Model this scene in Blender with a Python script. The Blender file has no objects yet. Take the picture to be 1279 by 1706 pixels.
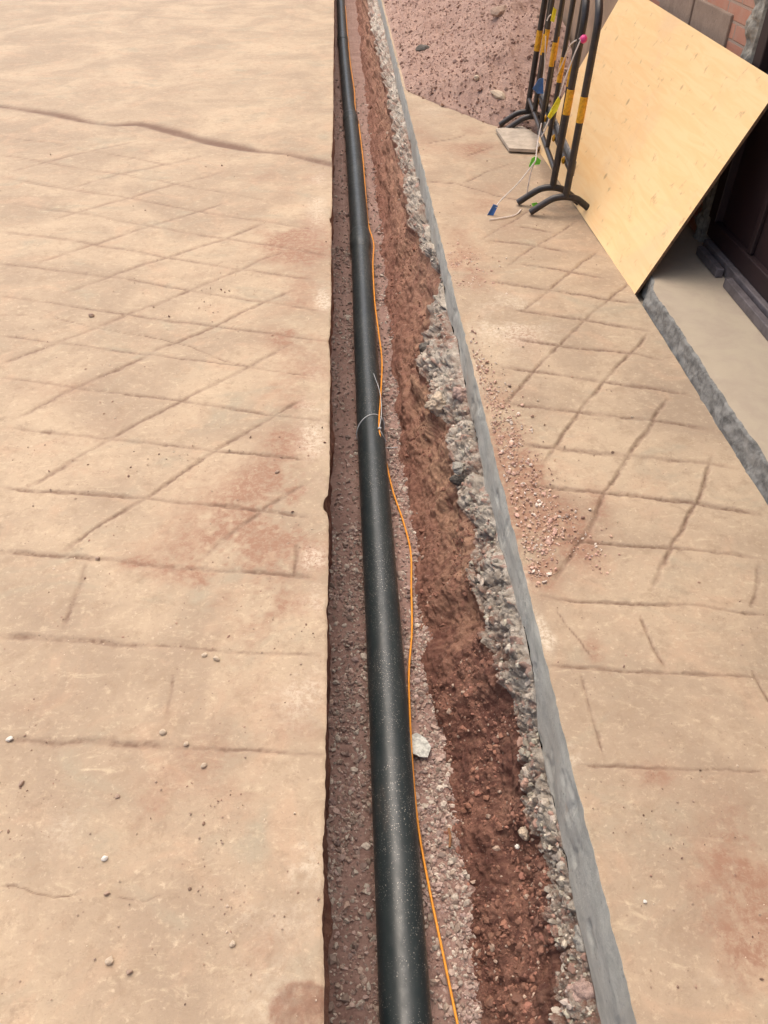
import bpy, bmesh, math, random
import numpy as np
from mathutils import Matrix, Vector

random.seed(7)
rng = np.random.default_rng(11)
sc = bpy.context.scene
col = sc.collection

# ------------------------------------------------------------------ camera
F = 1282.0; PX, PY = 639.5, 853.0; CAM_H = 1.5          # phone camera about 1.5 m above the slab
VPX, VPY, NX = 560.0, -300.0, 640.0
_a = np.array([VPX - PX, VPY - PY, F]); _a /= np.linalg.norm(_a)
_dx = NX - PX; _dy = -(_a[0] * _dx + _a[2] * F) / _a[1]
_n = np.array([_dx, _dy, F]); _n /= np.linalg.norm(_n)
_x = np.cross(_n, _a); _x = _x if _x[0] > 0 else -_x
RW = np.array([_x, _a, -_n])                              # rows: world axes in camera space (x right, y down, z forward)
cam_d = bpy.data.cameras.new("camera"); cam = bpy.data.objects.new("camera", cam_d); col.objects.link(cam)
cam_d.sensor_fit = 'VERTICAL'; cam_d.sensor_height = 36.0; cam_d.sensor_width = 27.0
cam_d.lens = 36.0 * F / 1706.0
cam_d.clip_start = 0.02; cam_d.clip_end = 500.0
r_, u_, b_ = RW[:, 0], -RW[:, 1], -RW[:, 2]
cam.matrix_world = Matrix(((r_[0], u_[0], b_[0], 0), (r_[1], u_[1], b_[1], 0), (r_[2], u_[2], b_[2], CAM_H), (0, 0, 0, 1)))
sc.camera = cam

# ------------------------------------------------------------------ world, sun, exposure
SUN_EL, SUN_AZ = 72.0, -26.0        # azimuth the light comes FROM, degrees from +Y clockwise
w = bpy.data.worlds.new("World"); sc.world = w; w.use_nodes = True
nt = w.node_tree; nt.nodes.clear()
out = nt.nodes.new('ShaderNodeOutputWorld'); bg = nt.nodes.new('ShaderNodeBackground'); sky = nt.nodes.new('ShaderNodeTexSky')
sky.sky_type = 'NISHITA'; sky.sun_disc = False
sky.sun_elevation = math.radians(SUN_EL); sky.sun_rotation = math.radians(SUN_AZ)
sky.air_density = 1.0; sky.dust_density = 6.0; sky.ozone_density = 0.6
bg.inputs[1].default_value = 0.15
nt.links.new(sky.outputs[0], bg.inputs[0]); nt.links.new(bg.outputs[0], out.inputs[0])
sd = bpy.data.lights.new("sun", 'SUN'); so = bpy.data.objects.new("sun", sd); col.objects.link(so)
sd.energy = 1.15; sd.angle = math.radians(80); sd.color = (1.0, 0.90, 0.74)
az, el = math.radians(SUN_AZ), math.radians(SUN_EL)
sdir = Vector((math.sin(az) * math.cos(el), math.cos(az) * math.cos(el), math.sin(el)))
so.rotation_euler = sdir.to_track_quat('Z', 'Y').to_euler()
so.location = (-3, -2, 6)
sc.view_settings.view_transform = 'Standard'; sc.view_settings.look = 'None'
sc.view_settings.gamma = 1.0; sc.view_settings.exposure = 0.63
try: sc.view_settings.use_curve_mapping = False
except Exception: pass

# ------------------------------------------------------------------ helpers
def at(px, py, z=0.0, Y=None, X=None):
    """world point on the ray of a measured picture point, on a plane z / Y / X"""
    d = RW @ np.array([px - PX, py - PY, F])
    t = X / d[0] if X is not None else (Y / d[1] if Y is not None else (z - CAM_H) / d[2])
    return np.array([0, 0, CAM_H]) + d * t

def tag(o, label=None, cat=None, group=None, kind=None):
    if label: o['label'] = label
    if cat: o['category'] = cat
    if group: o['group'] = group
    if kind: o['kind'] = kind
    return o

def link(name, me, parent=None, mats=()):
    o = bpy.data.objects.new(name, me); col.objects.link(o)
    for m in mats: me.materials.append(m)
    if parent is not None: o.parent = parent
    return o

def mesh_np(name, verts, faces, smooth=True, attrs=None):
    """fast mesh: verts (n,3); faces (m,k) constant-size polygons; attrs name -> (n,4) point colours"""
    me = bpy.data.meshes.new(name)
    verts = np.asarray(verts, np.float32); faces = np.asarray(faces, np.int32)
    n, (m, k) = len(verts), faces.shape
    me.vertices.add(n); me.vertices.foreach_set('co', verts.ravel())
    me.loops.add(m * k); me.loops.foreach_set('vertex_index', faces.ravel())
    me.polygons.add(m); me.polygons.foreach_set('loop_start', np.arange(0, m * k, k, dtype=np.int32))
    me.update(calc_edges=True); me.validate()
    me.polygons.foreach_set('use_smooth', np.full(len(me.polygons), smooth))
    for an, v in (attrs or {}).items():
        a = me.attributes.new(an, 'FLOAT_COLOR', 'POINT'); a.data.foreach_set('color', np.asarray(v, np.float32).ravel())
    me.update()
    return me

def grid_faces(nr, nc):
    i = np.arange(nr - 1)[:, None] * nc + np.arange(nc - 1)[None, :]
    return np.stack([i, i + 1, i + nc + 1, i + nc], -1).reshape(-1, 4)

# vectorised noise
def _hash(ix, iy, iz, s):
    h = (ix.astype(np.int64) * 374761393 + iy.astype(np.int64) * 668265263 + iz.astype(np.int64) * 2147483647 + s * 1274126177) & 0xFFFFFFFF
    h = ((h ^ (h >> 13)) * 1274126177) & 0xFFFFFFFF
    h = ((h ^ (h >> 16)) * 2246822519) & 0xFFFFFFFF
    return ((h ^ (h >> 15)) & 0xFFFFFF) / float(0x1000000)

def vnoise(x, y, z=0.0, s=0):
    x, y, z = np.broadcast_arrays(np.asarray(x, float), np.asarray(y, float), np.asarray(z, float))
    x0, y0, z0 = np.floor(x), np.floor(y), np.floor(z)
    fx, fy, fz = x - x0, y - y0, z - z0
    fx, fy, fz = [q * q * q * (q * (q * 6 - 15) + 10) for q in (fx, fy, fz)]
    r = 0
    for dx in (0, 1):
        for dy in (0, 1):
            for dz in (0, 1):
                r = r + _hash(x0 + dx, y0 + dy, z0 + dz, s) * (fx if dx else 1 - fx) * (fy if dy else 1 - fy) * (fz if dz else 1 - fz)
    return r * 2 - 1

def fbm(x, y, z=0.0, s=0, o=4, g=0.5):
    r, a = 0, 1.0
    for k in range(o):
        r = r + a * vnoise(np.asarray(x) * 2 ** k + 7.3 * k, np.asarray(y) * 2 ** k + 3.1 * k, np.asarray(z) * 2 ** k, s + k); a *= g
    return r

def worley(x, y, z, s=0):
    x0, y0, z0 = np.floor(x), np.floor(y), np.floor(z)
    d1 = np.full(x.shape, 9.0); d2 = np.full(x.shape, 9.0); cid = np.zeros(x.shape)
    for dx in (-1, 0, 1):
        for dy in (-1, 0, 1):
            for dz in (-1, 0, 1):
                cx, cy, cz = x0 + dx, y0 + dy, z0 + dz
                q = (cx + _hash(cx, cy, cz, s) - x) ** 2 + (cy + _hash(cx, cy, cz, s + 1) - y) ** 2 + (cz + _hash(cx, cy, cz, s + 2) - z) ** 2
                c = _hash(cx, cy, cz, s + 3)
                near = q < d1
                d2 = np.where(near, d1, np.minimum(d2, q)); cid = np.where(near, c, cid); d1 = np.where(near, q, d1)
    return np.sqrt(d1), np.sqrt(d2), cid

def sstep(a, b, x):
    t = np.clip((x - a) / (b - a), 0, 1); return t * t * (3 - 2 * t)

# ------------------------------------------------------------------ materials
class NT:
    def __init__(s, name, rough=0.85):
        s.m = bpy.data.materials.new(name); s.m.use_nodes = True; s.t = s.m.node_tree
        s.b = s.t.nodes['Principled BSDF']; s.b.inputs['Roughness'].default_value = rough
        s.co = s.t.nodes.new('ShaderNodeTexCoord').outputs['Object']
    def put(s, sock, v):
        if hasattr(v, 'is_linked') or isinstance(v, bpy.types.NodeSocket): s.t.links.new(v, sock)
        elif isinstance(v, (tuple, list)): sock.default_value = tuple(v) + (1,) if len(v) == 3 and len(sock.default_value) == 4 else tuple(v)
        else: sock.default_value = v
    def map(s, scale=(1, 1, 1), rot=(0, 0, 0)):
        n = s.t.nodes.new('ShaderNodeMapping'); s.put(n.inputs['Vector'], s.co)
        n.inputs['Scale'].default_value = scale; n.inputs['Rotation'].default_value = rot
        return n.outputs[0]
    def noise(s, scale, detail=6, rough=0.55, dist=0.0, vec=None, colour=False):
        n = s.t.nodes.new('ShaderNodeTexNoise'); s.put(n.inputs['Vector'], vec if vec is not None else s.co)
        n.inputs['Scale'].default_value = scale; n.inputs['Detail'].default_value = detail
        n.inputs['Roughness'].default_value = rough; n.inputs['Distortion'].default_value = dist
        return n.outputs['Color' if colour else 'Fac']
    def voro(s, scale, feature='F1', vec=None, out='Distance'):
        n = s.t.nodes.new('ShaderNodeTexVoronoi'); n.feature = feature; s.put(n.inputs['Vector'], vec if vec is not None else s.co)
        n.inputs['Scale'].default_value = scale
        return n.outputs[out]
    def ramp(s, fac, lo, hi, v0=0.0, v1=1.0):
        n = s.t.nodes.new('ShaderNodeMapRange'); n.interpolation_type = 'SMOOTHSTEP'
        s.put(n.inputs[0], fac); n.inputs[1].default_value = lo; n.inputs[2].default_value = hi
        n.inputs[3].default_value = v0; n.inputs[4].default_value = v1
        return n.outputs[0]
    def mix(s, fac, a, b, blend='MIX'):
        n = s.t.nodes.new('ShaderNodeMix'); n.data_type = 'RGBA'; n.blend_type = blend
        s.put(n.inputs[0], fac); s.put(n.inputs[6], a); s.put(n.inputs[7], b)
        return n.outputs[2]
    def math(s, op, a, b=0.0):
        n = s.t.nodes.new('ShaderNodeMath'); n.operation = op; s.put(n.inputs[0], a); s.put(n.inputs[1], b)
        return n.outputs[0]
    def attr(s, name):
        n = s.t.nodes.new('ShaderNodeAttribute'); n.attribute_name = name; return n
    def sep(s, c):
        n = s.t.nodes.new('ShaderNodeSeparateColor'); s.put(n.inputs[0], c); return n.outputs
    def bump(s, h, dist=0.002, strength=0.6):
        n = s.t.nodes.new('ShaderNodeBump'); s.put(n.inputs['Height'], h)
        n.inputs['Distance'].default_value = dist; n.inputs['Strength'].default_value = strength
        if s.b.inputs['Normal'].is_linked: s.t.links.new(s.b.inputs['Normal'].links[0].from_socket, n.inputs['Normal'])
        s.t.links.new(n.outputs[0], s.b.inputs['Normal'])
    def col(s, c): s.put(s.b.inputs['Base Color'], c)

def mat_paving():
    m = NT('dusty_concrete', 0.9)
    a = m.sep(m.attr('mask').outputs['Color'])                       # r groove dirt, g red soil, b cement white
    c = m.mix(m.ramp(m.noise(1.7, 6, 0.62, 0.8), 0.36, 0.66), (0.335, 0.252, 0.174), (0.458, 0.350, 0.238))
    c = m.mix(m.ramp(m.noise(4.2, 7, 0.66, 1.4), 0.49, 0.68, 0, .65), c, (0.455, 0.318, 0.212))
    c = m.mix(m.ramp(m.noise(3.1, 6, 0.62, 1.0, m.map((1, 1.4, 1))), 0.53, 0.72), c, (0.35, 0.29, 0.205))
    c = m.mix(m.ramp(m.noise(9, 8, 0.7, 1.8, m.map((1, 2.2, 1), (0, 0, .3))), 0.55, 0.72, 0, .6), c, (0.56, 0.45, 0.305))
    c = m.mix(m.ramp(m.noise(24, 8, 0.75, 0.7), 0.52, 0.70, 0, 0.65), c, (0.285, 0.205, 0.137))
    c = m.mix(m.ramp(m.noise(60, 6, 0.72), 0.57, 0.70, 0, 0.55), c, (0.60, 0.48, 0.34))
    c = m.mix(m.ramp(m.noise(150, 5, 0.75), 0.57, 0.70, 0, 0.65), c, (0.27, 0.19, 0.135))
    c = m.mix(m.ramp(m.noise(13, 9, 0.78, 0.3), 0.50, 0.66, 0, 0.5), c, (0.30, 0.215, 0.14))
    c = m.mix(m.ramp(m.noise(36, 9, 0.8, 0.2, m.map((1, 1.15, 1))), 0.52, 0.66, 0, 0.5), c, (0.56, 0.44, 0.30))
    v = m.math('MULTIPLY', m.ramp(m.voro(46), 0.06, 0.13, 1, 0), m.ramp(m.noise(6, 5, .7), .44, .60))
    c = m.mix(m.math('MULTIPLY', v, .7), c, (0.20, 0.13, 0.09))
    redn = m.math('MULTIPLY', a[1], m.ramp(m.noise(42, 9, 0.8, 0.3), 0.34, 0.58, 0.15, 1.0))
    c = m.mix(redn, c, (0.290, 0.160, 0.103))
    pal = m.math('MULTIPLY', a[2], m.ramp(m.noise(70, 9, 0.8, 0.15), 0.40, 0.58, 0.1, 1.0))
    c = m.mix(pal, c, (0.66, 0.57, 0.44))
    c = m.mix(m.math('MULTIPLY', a[0], 0.98), c, (0.165, 0.096, 0.064))
    m.col(c)
    m.bump(m.noise(8, 7, 0.65), 0.006, 0.4)
    m.bump(m.noise(26, 8, 0.75, .5), 0.004, 0.45)
    m.bump(m.noise(120, 6, 0.78), 0.003, 0.65)
    return m.m

def mat_soil():
    m = NT('red_soil', 0.95)
    a = m.sep(m.attr('mask').outputs['Color'])                       # r pale clay, g darker soil
    c = m.mix(m.ramp(m.noise(8, 9, 0.74, 1.2), 0.36, 0.64), (0.195, 0.080, 0.055), (0.345, 0.168, 0.115))
    c = m.mix(m.math('MULTIPLY', a[0], m.ramp(m.noise(15, 8, 0.74, 1.0), 0.36, 0.58)), c, (0.50, 0.30, 0.19))
    c = m.mix(m.math('MULTIPLY', a[1], m.ramp(m.noise(10, 8, 0.74, 1.0), 0.38, 0.60)), c, (0.140, 0.055, 0.039))
    c = m.mix(m.ramp(m.noise(5, 8, 0.7, .3, m.map((1.5, 4.5, .7))), 0.50, 0.66, 0, .55), c, (0.36, 0.20, 0.135))
    c = m.mix(m.ramp(m.noise(70, 8, 0.8, .5), 0.53, 0.66, 0, 0.7), c, (0.11, 0.052, 0.037))
    c = m.mix(m.ramp(m.noise(55, 8, 0.8, .5, m.map((1.3, 1, 1.2))), 0.57, 0.70, 0, 0.7), c, (0.40, 0.26, 0.18))
    c = m.mix(m.math('MULTIPLY', m.ramp(m.voro(105), 0.10, 0.2, 0.8, 0.0), m.ramp(m.noise(13, 4, .6), .45, .6)), c, (0.46, 0.34, 0.26))
    m.col(c)
    m.bump(m.noise(30, 9, 0.8), 0.018, 0.8)
    m.bump(m.noise(130, 7, 0.85), 0.007, 0.8)
    return m.m

def mat_broken():
    m = NT('broken_concrete', 0.95)
    a = m.sep(m.attr('mask').outputs['Color'])                       # r pit and crevice shade put into the colour, g stone id, b red soil smear
    c = m.mix(m.ramp(m.noise(18, 9, 0.78, 0.8), 0.36, 0.62), (0.44, 0.37, 0.295), (0.70, 0.63, 0.525))
    c = m.mix(m.ramp(m.noise(7, 5, 0.65, 0.4), 0.44, 0.62, 0, 0.75), c, (0.30, 0.235, 0.18))
    c = m.mix(m.ramp(a[1], 0.76, 0.80, 0, 0.8), c, (0.45, 0.275, 0.215))
    c = m.mix(m.ramp(a[1], 0.06, 0.09, 0.6, 0), c, (0.30, 0.28, 0.24))
    c = m.mix(m.ramp(m.noise(85, 8, 0.82, .4), 0.55, 0.67, 0, 0.6), c, (0.27, 0.21, 0.165))
    c = m.mix(m.ramp(m.noise(65, 8, 0.82, 0.4, m.map((1.3, 1, 1))), 0.54, 0.66, 0, 0.8), c, (0.72, 0.67, 0.58))
    c = m.mix(m.math('MULTIPLY', a[0], 0.55), c, (0.20, 0.14, 0.105))
    c = m.mix(m.math('MULTIPLY', a[2], m.ramp(m.noise(40, 8, .8), .38, .58)), c, (0.27, 0.135, 0.09))
    m.col(c)
    m.bump(m.noise(55, 9, 0.8), 0.010, 0.75)
    m.bump(m.noise(220, 6, 0.8), 0.003, 0.6)
    return m.m

def mat_sawn():
    m = NT('sawn_concrete', 0.75)
    s = m.noise(9, 9, 0.76, 0.5, m.map((1, 1.0, 1.8)))
    c = m.mix(m.ramp(s, 0.3, 0.7), (0.40, 0.395, 0.345), (0.63, 0.61, 0.53))
    c = m.mix(m.ramp(m.noise(2.2, 5, 0.6), 0.45, 0.7), c, (0.44, 0.40, 0.33))
    c = m.mix(m.ramp(m.noise(60, 6, 0.75, 0.3, m.map((1, 0.8, 1))), 0.56, 0.72, 0, 0.55), c, (0.21, 0.215, 0.20))
    c = m.mix(m.ramp(m.noise(9, 6, 0.7, 1.5), 0.60, 0.72, 0, 0.6), c, (0.52, 0.41, 0.31))
    c = m.mix(m.math('MULTIPLY', m.ramp(m.voro(60), .1, .22, .8, 0), m.ramp(m.noise(20, 4, .6), .5, .62)), c, (0.23, 0.215, 0.19))
    m.col(c); m.bump(m.noise(130, 7, 0.8), 0.004, 0.8); m.bump(m.noise(30, 8, .75), .002, .4)
    return m.m

def mat_bed():
    m = NT('trench_bed_dirt', 0.95)
    c = m.mix(m.ramp(m.noise(6, 7, 0.7, 0.8), 0.35, 0.66), (0.26, 0.160, 0.130), (0.35, 0.230, 0.190))
    c = m.mix(m.ramp(m.noise(90, 6, 0.75), 0.5, 0.7, 0, 0.7), c, (0.18, 0.105, 0.086))
    c = m.mix(m.ramp(m.voro(170), 0.0, 0.25, 0.7, 0.0), c, (0.42, 0.31, 0.26))
    m.col(c); m.bump(m.noise(110, 6, 0.8), 0.006, 0.8)
    return m.m

def mat_stone(name, k=1.0):
    m = NT(name, 0.9)
    c = m.attr('tint').outputs['Color']
    c = m.mix(m.ramp(m.noise(120, 5, 0.7), 0.45, 0.7, 0, 0.45), c, (0.16, 0.10, 0.08))
    m.col(c); m.bump(m.noise(300, 4, 0.7), 0.0015, 0.5)
    return m.m

def mat_plain(name, colr, rough=0.6, var=0.25, scale=30, dark=None, metal=0.0, bump=0.0):
    m = NT(name, rough)
    d = dark or tuple(q * (1 - var * 1.6) for q in colr)
    c = m.mix(m.ramp(m.noise(scale, 7, 0.7, 0.4), 0.35, 0.70), colr, d)
    m.col(c); m.b.inputs['Metallic'].default_value = metal
    if bump: m.bump(m.noise(scale * 3, 6, 0.7), bump, 0.6)
    return m.m

def mat_pipe():
    m = NT('black_polyethylene', 0.40); m.b.inputs['Specular IOR Level'].default_value = 0.75
    dust = m.ramp(m.noise(7, 8, 0.75, 0.6, m.map((1.5, 0.5, 1.5))), 0.42, 0.72, 0, 0.55)
    c = m.mix(dust, (0.0125, 0.0225, 0.0255), (0.044, 0.055, 0.056))
    sp = m.math('MAXIMUM', m.ramp(m.voro(95), 0.08, 0.17, 1.0, 0.0), m.ramp(m.voro(190), 0.12, 0.24, 0.8, 0.0))
    spn = m.math('MULTIPLY', sp, m.ramp(m.noise(6, 5, 0.7), 0.36, 0.56))
    c = m.mix(m.math('MULTIPLY', spn, 0.95), c, (0.46, 0.43, 0.38))
    c = m.mix(m.ramp(m.noise(3.5, 8, 0.75, 0.4, m.map((2.5, 0.6, 2.5))), 0.55, 0.72, 0, 0.32), c, (0.15, 0.115, 0.095))
    c = m.mix(m.ramp(m.noise(260, 3, 0.7), 0.66, 0.74, 0, 0.5), c, (0.17, 0.15, 0.13))
    m.col(c)
    m.put(m.b.inputs['Roughness'], m.ramp(m.noise(40, 6, 0.7), 0.3, 0.7, 0.36, 0.52))
    m.bump(m.noise(400, 3, 0.6), 0.0006, 0.4)
    return m.m

def mat_ply():
    m = NT('pale_plywood', 0.6)
    g = m.noise(3, 6, 0.6, 1.2, m.map((2, 1.0, 9)))
    c = m.mix(m.ramp(g, 0.35, 0.68), (0.93, 0.645, 0.325), (0.90, 0.585, 0.27))
    c = m.mix(m.ramp(m.noise(2.5, 5, 0.6, 0.5), 0.48, 0.72, 0, 0.5), c, (0.78, 0.53, 0.31))
    v = m.voro(9, vec=m.map((1, 1, 0.8)))
    k = m.math('MULTIPLY', m.ramp(v, 0.06, 0.16, 1, 0), m.ramp(m.noise(5, 3, 0.5), 0.42, 0.58))
    c = m.mix(m.math('MULTIPLY', k, 0.7), c, (0.34, 0.20, 0.10))
    c = m.mix(m.ramp(m.noise(20, 4, 0.6, 0.2), 0.61, 0.74, 0, 0.6), c, (0.46, 0.30, 0.15))
    m.col(c); m.bump(m.noise(9, 5, 0.6, 1, m.map((2, 1, 20))), 0.0012, 0.4)
    return m.m

def mat_brick():
    m = NT('brickwork', 0.9)
    n = m.t.nodes.new('ShaderNodeSeparateXYZ'); m.put(n.inputs[0], m.co)
    k = m.t.nodes.new('ShaderNodeCombineXYZ'); m.put(k.inputs[0], n.outputs[1]); m.put(k.inputs[1], n.outputs[2])
    b = m.t.nodes.new('ShaderNodeTexBrick'); m.put(b.inputs['Vector'], k.outputs[0])
    b.inputs['Scale'].default_value = 1.0; b.inputs['Brick Width'].default_value = 0.24; b.inputs['Row Height'].default_value = 0.063
    b.inputs['Mortar Size'].default_value = 0.006; b.inputs['Mortar Smooth'].default_value = 0.3
    b.inputs['Color1'].default_value = (0.52, 0.235, 0.15, 1); b.inputs['Color2'].default_value = (0.43, 0.20, 0.135, 1)
    b.inputs['Mortar'].default_value = (0.36, 0.28, 0.22, 1)
    c = m.mix(m.ramp(m.noise(12, 6, 0.7), 0.4, 0.7, 0, 0.6), b.outputs['Color'], (0.48, 0.30, 0.22))
    m.col(c)
    m.bump(m.math('SUBTRACT', 1.0, b.outputs['Fac']), 0.008, 0.8); m.bump(m.noise(90, 6, 0.7), 0.003, 0.6)
    return m.m

def mat_board():
    m = NT('rough_block', 0.95)
    g = m.noise(9, 8, 0.75, 0.6)
    c = m.mix(m.ramp(g, 0.3, 0.7), (0.36, 0.265, 0.20), (0.27, 0.195, 0.145))
    c = m.mix(m.ramp(m.noise(60, 7, 0.8), 0.54, 0.68, 0, 0.7), c, (0.15, 0.105, 0.08))
    c = m.mix(m.ramp(m.noise(45, 7, 0.8, .4), 0.58, 0.7, 0, 0.6), c, (0.48, 0.38, 0.30))
    m.col(c); m.bump(m.noise(50, 8, .8), 0.008, 0.8)
    return m.m

M = dict(pave=mat_paving(), soil=mat_soil(), broken=mat_broken(), sawn=mat_sawn(), bed=mat_bed(), stone=mat_stone('stones'),
         pipe=mat_pipe(), ply=mat_ply(), brick=mat_brick(), board=mat_board(),
         plyedge=mat_plain('plywood_edge', (0.23, 0.125, 0.065), 0.8, 0.4, 60),
         orange=mat_plain('orange_cable_sheath', (0.88, 0.33, 0.018), 0.45, 0.12, 40),
         tie=mat_plain('white_nylon', (0.60, 0.64, 0.66), 0.4, 0.1, 40),
         black=mat_plain('black_enamel', (0.020, 0.018, 0.018), 0.38, 0.2, 25, dark=(0.05, 0.035, 0.028)),
         yellow=mat_plain('yellow_reflective_band', (0.78, 0.39, 0.015), 0.5, 0.3, 50),
         greyrail=mat_plain('grey_galvanised', (0.24, 0.235, 0.23), 0.55, 0.3, 25),
         cord=mat_plain('white_cord', (0.74, 0.66, 0.60), 0.8, 0.15, 60),
         pink=mat_plain('pink_plastic', (0.78, 0.06, 0.25), 0.4, 0.1, 30),
         blue=mat_plain('blue_cloth', (0.06, 0.17, 0.45), 0.7, 0.2, 30),
         lime=mat_plain('green_cloth', (0.22, 0.72, 0.08), 0.7, 0.15, 30),
         lemon=mat_plain('yellow_cloth', (0.85, 0.74, 0.03), 0.7, 0.15, 30),
         mortar=mat_plain('rough_mortar', (0.40, 0.37, 0.31), 0.95, 0.35, 22, bump=0.01),
         kerbface=mat_plain('kerb_mortar', (0.27, 0.265, 0.245), 0.95, 0.4, 25, bump=0.008),
         apron=mat_plain('apron_concrete', (.43, .36, .265), 0.9, 0.18, 6, dark=(0.38, 0.31, 0.235), bump=0.003),
         render=mat_plain('tan_render', (0.40, 0.27, 0.18), 0.9, 0.2, 5, bump=0.004),
         maroon=mat_plain('maroon_steel', (.024, .009, .011), 0.55, 0.35, 4, dark=(0.020, 0.010, 0.011)),
         track=mat_plain('grey_steel_track', (0.15, 0.13, 0.135), 0.5, 0.3, 20),
         scrap=mat_plain('silvery_scrap', (0.62, 0.62, 0.56), 0.5, 0.35, 70, bump=0.003),
         rust=mat_plain('rusty_stick', (0.30, 0.14, 0.06), 0.8, 0.3, 60),
         offcut=mat_plain('pale_board', (0.50, 0.42, 0.33), 0.85, 0.2, 14, bump=0.002),
         slate=mat_plain('roof_concrete', (0.30, 0.28, 0.25), 0.9, 0.2, 8))

# ------------------------------------------------------------------ joints and stains, as ground coordinates
GL = [  # (points measured on the slab, half width m, depth m)
 ([(0,175),(75,188),(150,203),(185,207),(230,205),(280,217),(370,240),(430,253),(480,258),(553,272)], .060, .013),
 ([(0,228),(88,239),(298,278)], .012, .005), ([(0,258),(219,293),(438,333)], .012, .005),
 ([(0,297),(201,328),(394,363),(525,381)], .013, .006), ([(18,339),(140,357),(245,377),(438,407),(547,425)], .013, .006),
 ([(0,385),(101,398),(180,413),(228,420),(385,447),(517,464)], .013, .006),
 ([(0,439),(193,463),(350,488),(539,518)], .012, .007), ([(0,494),(158,516),(311,537),(372,547),(547,569)], .011, .005),
 ([(57,518),(81,520),(94,531),(145,542),(206,555),(272,564),(315,577),(385,604),(438,617),(526,628)], .006, .006), ([(0,525),(48,525)], .006, .004),
 ([(0,560),(88,570),(162,580),(245,589),(300,597),(372,606),(438,615)], .008, .004),
 ([(0,631),(92,641),(153,650),(219,658),(289,667),(359,676),(440,689),(538,703)], .010, .006),
 ([(13,713),(193,731),(285,742),(377,751),(525,768)], .010, .007),
 ([(0,810),(118,823),(245,832),(363,843),(438,851),(512,860)], .011, .008),
 ([(0,922),(101,928),(206,937),(324,948),(420,953),(525,962)], .012, .008),
 ([(0,1061),(123,1068),(245,1076)], .013, .006), ([(245,1076),(372,1085),(534,1092)], .008, .003),
 ([(0,1230),(131,1236),(280,1241)], .012, .006), ([(280,1241),(394,1247),(534,1254)], .008, .003),
 ([(0,1480),(26,1482),(83,1502),(127,1496)], .0028, .003), ([(193,1493),(232,1500),(267,1489)], .0025, .002),
 ([(26,698),(118,652),(158,632),(245,592)], .013, .005), ([(44,812),(180,733),(280,681),(315,663),(372,632),(425,604),(490,571)], .012, .005),
 ([(105,917),(175,871),(241,832),(355,753),(438,703),(500,664)], .011, .006),
 ([(324,935),(385,889),(442,843),(517,800)], .011, .004),
 ([(0,606),(61,584),(105,569),(153,549),(219,520),(280,499),(315,483),(350,470),(403,448),(475,418)], .013, .006),
 ([(245,590),(337,553),(375,535),(403,520),(486,483)], .013, .006),
 ([(101,492),(171,466),(237,442),(280,428),(363,402),(438,372)], .014, .006),
 ([(61,438),(175,403),(245,379),(315,357),(381,337)], .014, .006), ([(94,364),(210,331),(263,315),(377,285)], .014, .006),
 ([(110,315),(201,289),(285,272),(342,258)], .014, .005), ([(22,285),(131,254),(228,236)], .014, .004),
 ([(142,939),(127,985),(105,1050)], .010, .005), ([(287,1129),(276,1195)], .006, .002), ([(499,910),(486,958)], .008, .005),
]
GR = [
 ([(815,468),(864,476),(927,485),(1002,498),(1062,507)], .014, .007), ([(835,511),(882,519),(965,530),(987,535),(1077,552)], .014, .007),
 ([(849,562),(957,579),(1062,592),(1111,603)], .014, .007), ([(837,610),(894,618),(1002,635),(1148,659)], .014, .007),
 ([(849,672),(965,685),(1085,700),(1189,717)], .014, .007), ([(864,740),(939,749),(1062,760),(1186,773),(1223,781)], .014, .007),
 ([(871,809),(924,814),(1010,821),(1137,837),(1268,857)], .012, .009), ([(860,893),(969,904),(1122,914),(1268,932)], .009, .009),
 ([(900,992),(975,1001),(1064,1005),(1184,1016),(1279,1023)], .007, .006), ([(913,1112),(1068,1118),(1175,1124),(1279,1132)], .007, .005),
 ([(953,1274),(1060,1275),(1148,1280),(1279,1283)], .006, .004),
 ([(905,772),(935,728),(965,685),(1010,635),(1077,558)], .012, .008), ([(835,682),(852,661),(894,614),(976,532),(1040,477),(1052,466)], .011, .007),
 ([(920,968),(969,901),(1013,816),(1062,743),(1111,665)], .013, .010), ([(1085,987),(1122,910),(1160,837),(1189,758)], .012, .009),
 ([(1255,1000),(1264,938)], .010, .006), ([(844,442),(890,411),(956,370)], .011, .006), ([(873,518),(923,475),(995,418)], .011, .007),
 ([(800,400),(827,383),(864,360),(905,335)], .011, .006), ([(778,257),(821,243)], .012, .007), ([(712,239),(745,232),(772,224)], .012, .006),
 ([(772,303),(814,283),(850,271)], .012, .006), ([(811,398),(883,406),(942,419)], .014, .006), ([(864,439),(936,450),(1010,463)], .014, .006),
 ([(709,301),(759,304),(824,324),(873,334)], .012, .006), ([(864,377),(913,385)], .014, .005),
 ([(1066,1023),(1113,1116)], .008, .006), ([(971,1123),(1006,1260)], .007, .004), ([(1250,1123),(1277,1172)], .008, .006),
 ([(1264,963),(1250,1008)], .008, .005), ([(927,1016),(984,1096)], .006, .002),
]
def blob(px, py, rx, ry, k): return (at(px, py)[:2], rx, ry, k)
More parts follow.
